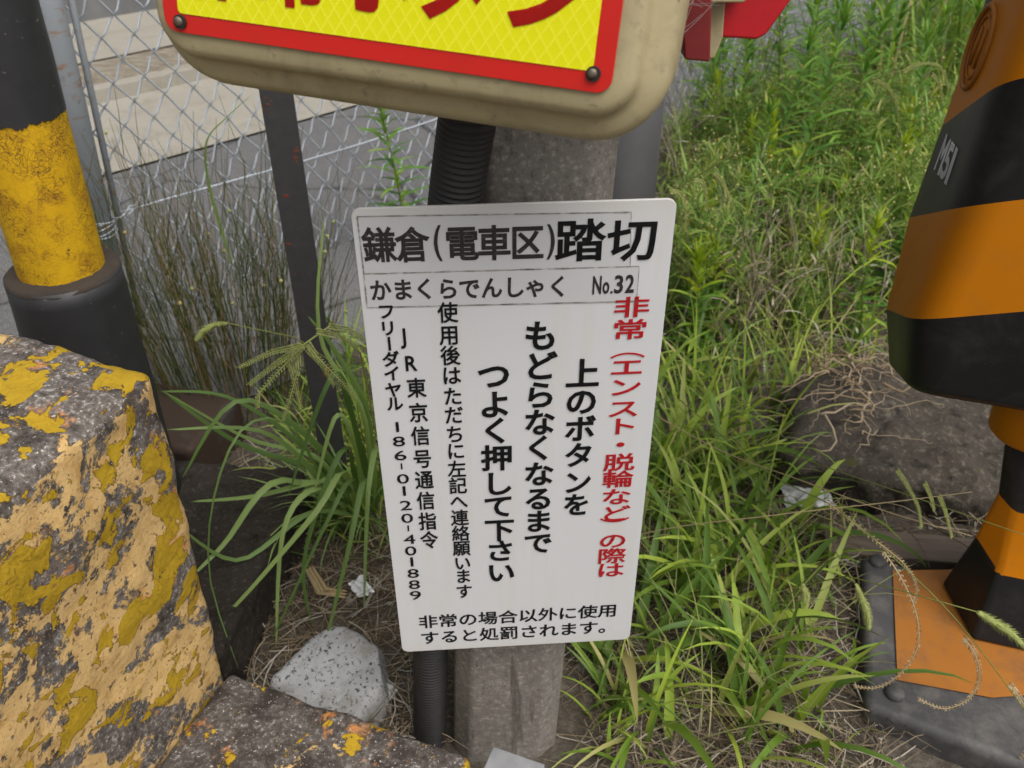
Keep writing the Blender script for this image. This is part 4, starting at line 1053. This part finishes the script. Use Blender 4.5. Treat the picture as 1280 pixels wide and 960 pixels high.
# foxtails
def foxtail(name, stem_px, head_px, rad, label, mat="seed_green", group=None, base=None):
    p0 = onY(*stem_px[0]); rt_ = empty(name, p0, 0, label, "grass stem", group); ii = Matrix.Translation(-p0)
    m = MB(); pts = [ii @ onY(*q) for q in stem_px]; m.tube(pts, [.0011 * (1 - .3 * i / len(pts)) for i in range(len(pts))], 5); m.build("stalk", MT["stalk_green"], rt_, True)
    H_ = [ii @ onY(*q) for q in head_px]; m = MB(); m.tube(H_, [rad * .35 if i in (0, len(H_) - 1) else rad * .6 for i in range(len(H_))], 8)
    n_ = 360
    for i in range(n_):
        t = random.random() * (len(H_) - 1); k = min(int(t), len(H_) - 2); p = H_[k].lerp(H_[k + 1], t - k); d = (H_[k + 1] - H_[k]).normalized()
        a = Vector((random.gauss(0, 1), random.gauss(0, 1), random.gauss(0, 1))); a = (a - d * a.dot(d)).normalized(); tt = t / (len(H_) - 1); env = rad * (math.sin(math.pi * min(1, max(0, .08 + .88 * tt))) ** .5)
        q0 = p + a * env * .4; q1 = p + a * env * 1.45 + d * env * 1.1; s = d.cross(a) * .0007
        m.add([q0 - s, q0 + s, q1], [(0, 1, 2)])
        if i % 3 == 0:
            c0_ = p + a * env * .55; r_ = .0011; m.add([c0_ + a * r_, c0_ + d * r_ * 1.6, c0_ - d * r_ * 1.6, c0_ + d.cross(a) * r_, c0_ - d.cross(a) * r_], [(0, 1, 3), (0, 3, 2), (0, 2, 4), (0, 4, 1)])
    m.build("seed_head", MT[mat], rt_); return rt_
foxtail("foxtail_stem", [(470, 640, 1.36), (440, 470, 1.35), (370, 422, 1.3), (285, 404, 1.26)], [(284, 404, 1.26), (268, 406, 1.25), (255, 413, 1.245), (245, 425, 1.24)], .0062, "drooping foxtail grass head before the thin stemmed shrub")
foxtail("foxtail_stem", [(1010, 720, 1.12), (1045, 690, 1.0), (1068, 728, .93)], [(1070, 730, .93), (1077, 748, .92), (1084, 767, .92), (1086, 786, .92)], .0068, "small yellow-green foxtail head hanging over the edge of the black base plate")
foxtail("foxtail_stem", [(960, 740, 1.12), (1060, 720, .95), (1150, 745, .86), (1222, 765, .81)], [(1222, 765, .81), (1240, 776, .805), (1262, 790, .80), (1285, 812, .79)], .0075, "green bristly foxtail head crossing the barrier machine at right edge")
foxtail("foxtail_stem", [(960, 800, 1.05), (985, 745, 1.0), (1003, 730, .98)], [(1003, 730, .98), (1006, 740, .975), (1008, 756, .97)], .0062, "pale short foxtail head among green blades left of the base plate")
# fish-bone dry spikes and long stalks
def stalk(name, px, r_, mat, label, cat="grass stem", seeds=False, group=None):
    p0 = onY(*px[0]); ii = Matrix.Translation(-p0); P2 = [ii @ onY(*q) for q in px]; m = MB(); out = []
    for i in range(25):
        s = (len(P2) - 1) * i / 24; k = min(int(s), len(P2) - 2); u = s - k; a, b, c_, d = P2[max(k - 1, 0)], P2[k], P2[k + 1], P2[min(k + 2, len(P2) - 1)]
        out.append(.5 * (2 * b + (c_ - a) * u + (2 * a - 5 * b + 4 * c_ - d) * u * u + (3 * b - a - 3 * c_ + d) * u ** 3))
    if seeds: spike(m, out, r_ * 2.3, 40, r_ * 1.15)
    m.tube(out, [r_ * (.42 if seeds else 1) * (1 - .4 * i / 24) for i in range(25)], 5)
    o = m.build(name, MT[mat], None, not seeds, p0); return tag(o, label, cat, group)
stalk("dry_spike", [(1105, 690, .93), (1128, 725, .90), (1146, 770, .87), (1146, 812, .85), (1122, 845, .84), (1095, 860, .84), (1068, 858, .85)], .0026, "seed_dry", "curled dry fishbone seed spike over the left of the orange panel", "seed spike", True)
stalk("dry_spike", [(1205, 798, .84), (1220, 820, .82), (1224, 850, .81), (1210, 874, .80), (1180, 886, .80), (1148, 874, .81)], .0026, "seed_dry", "curled dry fishbone seed spike at the middle of the orange panel", "seed spike", True)
stalk("dry_spike", [(1262, 856, .80), (1278, 878, .79), (1292, 915, .78), (1268, 960, .78)], .0026, "seed_dry", "dry fishbone seed spike at the bottom right corner of the base plate", "seed spike", True)
stalk("dry_spike", [(1035, 628, 1.04), (1090, 672, .97), (1130, 705, .93), (1146, 735, .92), (1143, 752, .915)], .0024, "seed_dry", "thick pale dry grass spike reaching down to the base plate corner", "seed spike", True)
stalk("grass_stalk", [(850, 500, 1.5), (960, 590, 1.2), (1045, 635, 1.03), (1120, 700, .92), (1200, 780, .83), (1290, 900, .76)], .0012, "stalk_green", "long green grass stalk running diagonally over the orange base panel")
stalk("grass_stalk", [(640, 720, 1.3), (800, 668, 1.15), (960, 645, 1.05), (1110, 628, 1.0), (1215, 615, .98)], .0011, "seed_dry", "thin brown grass stalk lying almost level across the straw")
stalk("grass_stalk", [(840, 530, 1.5), (960, 560, 1.3), (1080, 600, 1.1), (1290, 672, .95)], .0011, "stalk_green", "thin yellow-green stalk sloping down across the large rock")
stalk("grass_stalk", [(820, 520, 1.45), (905, 565, 1.3), (1000, 600, 1.15), (1110, 640, 1.05), (1215, 670, 1.0)], .0012, "seed_dry", "straw-coloured stalk beside the yellow-green stalk across the rock")
stalk("grass_stalk", [(795, 740, 1.0), (840, 810, .92), (890, 880, .86), (935, 965, .82)], .0012, "stalk_green", "straight pale stalk crossing the grass right of the sign bottom")
stalk("grass_stalk", [(815, 255, 1.55), (905, 200, 1.5), (1000, 150, 1.46), (1085, 102, 1.44), (1130, 88, 1.44)], .0012, "stalk_green", "long thin stalk rising from the sign top towards the barrier machine")
for pp, lab in (([(1092, 100, 1.44), (1108, 108, 1.44), (1120, 128, 1.44), (1125, 165, 1.44)], "drooping seed spike lower on the long thin stalk"), ([(1130, 90, 1.44), (1150, 80, 1.44), (1175, 84, 1.44), (1186, 110, 1.44)], "arched seed spike at the tip of the long thin stalk"),
                ([(1165, 93, 1.46), (1174, 105, 1.46), (1178, 125, 1.46)], "short seed spike hanging right beside the barrier machine"),
                ([(838, 240, 1.3), (850, 242, 1.3), (857, 262, 1.3), (857, 290, 1.3)], "drooping seed spike touching the sign's upper right corner"), ([(868, 226, 1.4), (878, 228, 1.4), (882, 242, 1.4), (883, 262, 1.4)], "small hooked seed spike second from the sign corner"), ([(893, 216, 1.5), (902, 226, 1.5), (910, 245, 1.5), (918, 265, 1.5)], "pale seed spike furthest from the sign corner"),
                ([(1122, 588, 1.05), (1136, 610, 1.03), (1148, 635, 1.02), (1152, 660, 1.01)], "green seed spike hanging left before the rock's right foot"), ([(1156, 604, 1.05), (1163, 620, 1.04), (1168, 638, 1.03)], "green seed spike in the middle before the rock's right foot"), ([(1174, 620, 1.05), (1182, 640, 1.03), (1190, 672, 1.02)], "green seed spike on the right before the rock's foot")):
    stalk("seed_spike", pp, .0021, "seed_green", lab, "seed spike", True)
# upright green leaf against the fence
m = MB(); ribbon(m, curve3([(290, 330, 1.8), (262, 235, 1.8), (258, 178, 1.79), (282, 148, 1.77), (314, 119, 1.75)]), .0085, 16)
tag(m.build("grass_leaf", MT["clump_leaf"], None, True), "single tall grass leaf pointing up before the chain-link fence", "grass leaf")

# goldenrod-like weeds
def goldenrod(h, nl, seed, leafL=.085, young=True):
    random.seed(seed); rt_ = empty("goldenrod_weed", (0, 0, 0)); m = MB(); pts = []; p = Vector((0, 0, -.02)); d = Vector((random.gauss(0, .06), random.gauss(0, .06), 1)).normalized()
    for i in range(9): pts.append(p); p = p + d * (h / 8); d = (d + Vector((random.gauss(0, .03), random.gauss(0, .03), 0))).normalized()
    m.tube(pts, [.0035 * (1 - .085 * i) for i in range(9)], 5); m.build("stem", MT["stalk_green"], rt_, True)
    m = MB(); tip = MB(); a = 0
    for i in range(nl):
        t = .12 + .88 * (i + random.random()) / nl; k = min(int(t * 8), 7); p = pts[k].lerp(pts[k + 1], t * 8 - k); a += 2.4 + random.gauss(0, .2)
        tgt = tip if (t > .72 and young) else m
        blade(tgt, p, a, leafL * (1.15 - .55 * t) * random.uniform(.75, 1.2), .019 * (1.15 - .45 * t), (.2 + .9 * t ** 2.5) + random.gauss(0, .15), random.uniform(.5, 1.3), 5, random.gauss(0, .3), .3)
    for i in range(14):
        blade(tip if young else m, pts[8], random.uniform(0, 6.28), leafL * random.uniform(.4, .75), .010, random.uniform(.5, 1.5), random.uniform(.1, .8), 4)
    m.build("leaves", MT["goldenrod_leaf"], rt_, True)
    if young: tip.build("shoot_tip", MT["young_leaf"], rt_, True)
    return rt_
def copy_tree(o, parent=None):
    c_ = o.copy(); COL.objects.link(c_); c_.parent = parent
    for ch in o.children: copy_tree(ch, c_)
    return c_
def scatter(protos, spots, label, cat, group):
    used = set()
    for i, (x, y, s) in enumerate(spots):
        k = i % len(protos); o = protos[k] if k not in used else copy_tree(protos[k]); used.add(k)
        o.location = (x, y, gz(x, y)); o.rotation_euler = (random.gauss(0, .06), random.gauss(0, .06), random.uniform(0, 6.28)); o.scale = (s, s, s); tag(o, label, cat, group)
protos = [goldenrod(.72, 66, 51, .135, False), goldenrod(.86, 84, 52, .14, False), goldenrod(.64, 60, 53, .13, False), goldenrod(.80, 76, 54, .14, False)]
random.seed(61); spots = []
for px, py, s_ in ((965, 335, 1.05), (1010, 300, 1.0), (915, 250, .95), (1045, 262, 1.0), (940, 275, .9), (985, 255, 1.1), (1085, 240, 1.0), (880, 215, .8), (925, 340, .7)):
    q = onZ(px, py); spots.append((q.x, q.y, s_))
for _ in range(4000):
    if len(spots) >= 150: break
    y = random.uniform(2.75, 5.6); x = random.uniform(.7, 4.4)
    if not inside(x, y): continue
    if (Vector((x, y, 0)) - FP).dot(DY) < -2.2 and random.random() < .4: continue
    if any((x - a) ** 2 + (y - b) ** 2 < .022 for a, b, _ in spots): continue
    if y < 3.2 and random.random() < .5: continue
    spots.append((x, y, random.uniform(.7, 1.25)))
scatter(protos, spots, "tall green weed with narrow leaves all up its stem in the field behind", "weed", "tall narrow-leaved weeds in the field")
# young bright-tipped ones nearer
protos = [goldenrod(.28, 40, 71, .10), goldenrod(.36, 46, 72, .105), goldenrod(.24, 36, 73, .095)]
random.seed(62); spots = []
for px, py in ((862, 345), (880, 395), (985, 345), (1105, 345), (1090, 300), (985, 225), (1015, 230), (1055, 215), (1030, 340), (930, 300), (1120, 260), (1150, 215), (975, 290), (1068, 395), (905, 180), (960, 190), (1100, 200), (1140, 170), (870, 430)) + tuple((random.uniform(850, 1150), random.uniform(150, 400)) for _ in range(16)):
    q = onZ(px, py + 30); spots.append((q.x, q.y, random.uniform(.8, 1.25)))
scatter(protos, spots, "short young weed with a bright yellow-green leafy tip right of the sign", "weed", "young bright-tipped weeds")
# feathery weeds with tiny buds
def feather(h, seed):
    random.seed(seed); rt_ = empty("feathery_weed", (0, 0, 0)); m = MB(); st = MB(); bd2 = MB()
    for k in range(6):
        p = Vector((random.gauss(0, .02), random.gauss(0, .02), -.01)); d = Vector((random.gauss(0, .22), random.gauss(0, .22), 1)).normalized(); pts = [p]
        for i in range(6): p = p + d * (h / 6) * random.uniform(.7, 1.15); d = (d + Vector((random.gauss(0, .09), random.gauss(0, .09), .05))).normalized(); pts.append(p)
        st.tube(pts, [.0018 * (1 - .12 * i) for i in range(7)], 4, False)
        for i in range(46):
            t = .15 + .85 * random.random(); kk = min(int(t * 6), 5); q = pts[kk].lerp(pts[kk + 1], t * 6 - kk)
            blade(m, q, random.uniform(0, 6.28), random.uniform(.03, .085), random.uniform(.004, .008), random.uniform(.1, 1.2), random.uniform(0, 1.2), 3)
        for i in range(9):
            q = pts[-1] + Vector((random.gauss(0, .022), random.gauss(0, .022), random.gauss(0, .028))); r_ = random.uniform(.0016, .0032)
            st.tube([pts[-2].lerp(pts[-1], random.random()), q], .0005, 3, False)
            st.add([q + Vector(v) * r_ for v in ((1, 0, 0), (0, 1, 0), (-1, 0, 0), (0, -1, 0), (0, 0, 1.2), (0, 0, -1.2))], [(0, 1, 4), (1, 2, 4), (2, 3, 4), (3, 0, 4), (1, 0, 5), (2, 1, 5), (3, 2, 5), (0, 3, 5)], 1)
    st.build("stems", [MT["stalk_green"], MT["bud_yellow"]], rt_); m.build("leaves", MT["feather_leaf"], rt_, True); return rt_
protos = [feather(.36, 81), feather(.30, 82), feather(.42, 83), feather(.26, 84)]
random.seed(63); spots = []
for _ in range(900):
    if len(spots) >= 66: break
    px, py = random.uniform(850, 1130), random.uniform(190, 430); q = onZ(px, py)
    if not inside(q.x, q.y) or any((q.x - a) ** 2 + (q.y - b) ** 2 < .012 for a, b, _ in spots) or blocked(q.x, q.y): continue
    if 1000 < px < 1140 and py > 395: continue
    if px < 900 and 160 < py < 235: continue
    spots.append((q.x, q.y, random.uniform(.6, 1.45)))
scatter(protos, spots, "feathery grey-green weed with tiny pale buds between the sign and barrier machine", "weed", "feathery weeds with tiny buds")
# dead brown weeds among the green
def dead_weed(h, seed):
    random.seed(seed); rt_ = empty("dead_weed", (0, 0, 0)); m = MB()
    for k in range(5):
        p = Vector((random.gauss(0, .015), random.gauss(0, .015), -.01)); d = Vector((random.gauss(0, .25), random.gauss(0, .25), 1)).normalized(); pts = [p]
        for i in range(7):
            p = p + d * h / 7; d = (d + Vector((random.gauss(0, .12), random.gauss(0, .12), 0))).normalized(); pts.append(p)
            if i > 1:
                e = p + (d + Vector((random.gauss(0, .7), random.gauss(0, .7), .1))).normalized() * random.uniform(.04, .12); m.tube([p, p.lerp(e, .5) + Vector((0, 0, .006)), e], [.0011, .0008, .0004], 4, False)
        m.tube(pts, [.0022 * (1 - .1 * i) for i in range(8)], 5)
    m.build("stems", MT["straw"], rt_); m = MB()
    for i in range(26): 
        p = Vector((random.gauss(0, .06), random.gauss(0, .06), random.uniform(.02, h * .8))); blade(m, p, random.uniform(0, 6.28), random.uniform(.03, .09), .006, random.uniform(-.6, .8), random.uniform(.5, 2.5), 5, random.gauss(0, 1))
    m.build("leaves", MT["straw"], rt_, True); return rt_
protos = [dead_weed(.34, 95), dead_weed(.46, 96), dead_weed(.28, 97)]
random.seed(64); spots = []
for _ in range(26):
    q = onZ(random.uniform(850, 1150), random.uniform(190, 470))
    if inside(q.x, q.y) and not blocked(q.x, q.y): spots.append((q.x, q.y, random.uniform(.7, 1.2)))
scatter(protos, spots, "dead brown branching weed among the green plants in the field", "weed", "dead brown weeds")
# willow-leaved plant by the fence, left of the conduit
random.seed(91); q = onZ(515, 330)
protos = [goldenrod(.80, 80, 92, .12, False)]
protos[0].location = (q.x, q.y, 0); protos[0].scale = (1, 1, 1); tag(protos[0], "leafy weed with narrow leaves seen left of the black conduit by the fence", "weed")
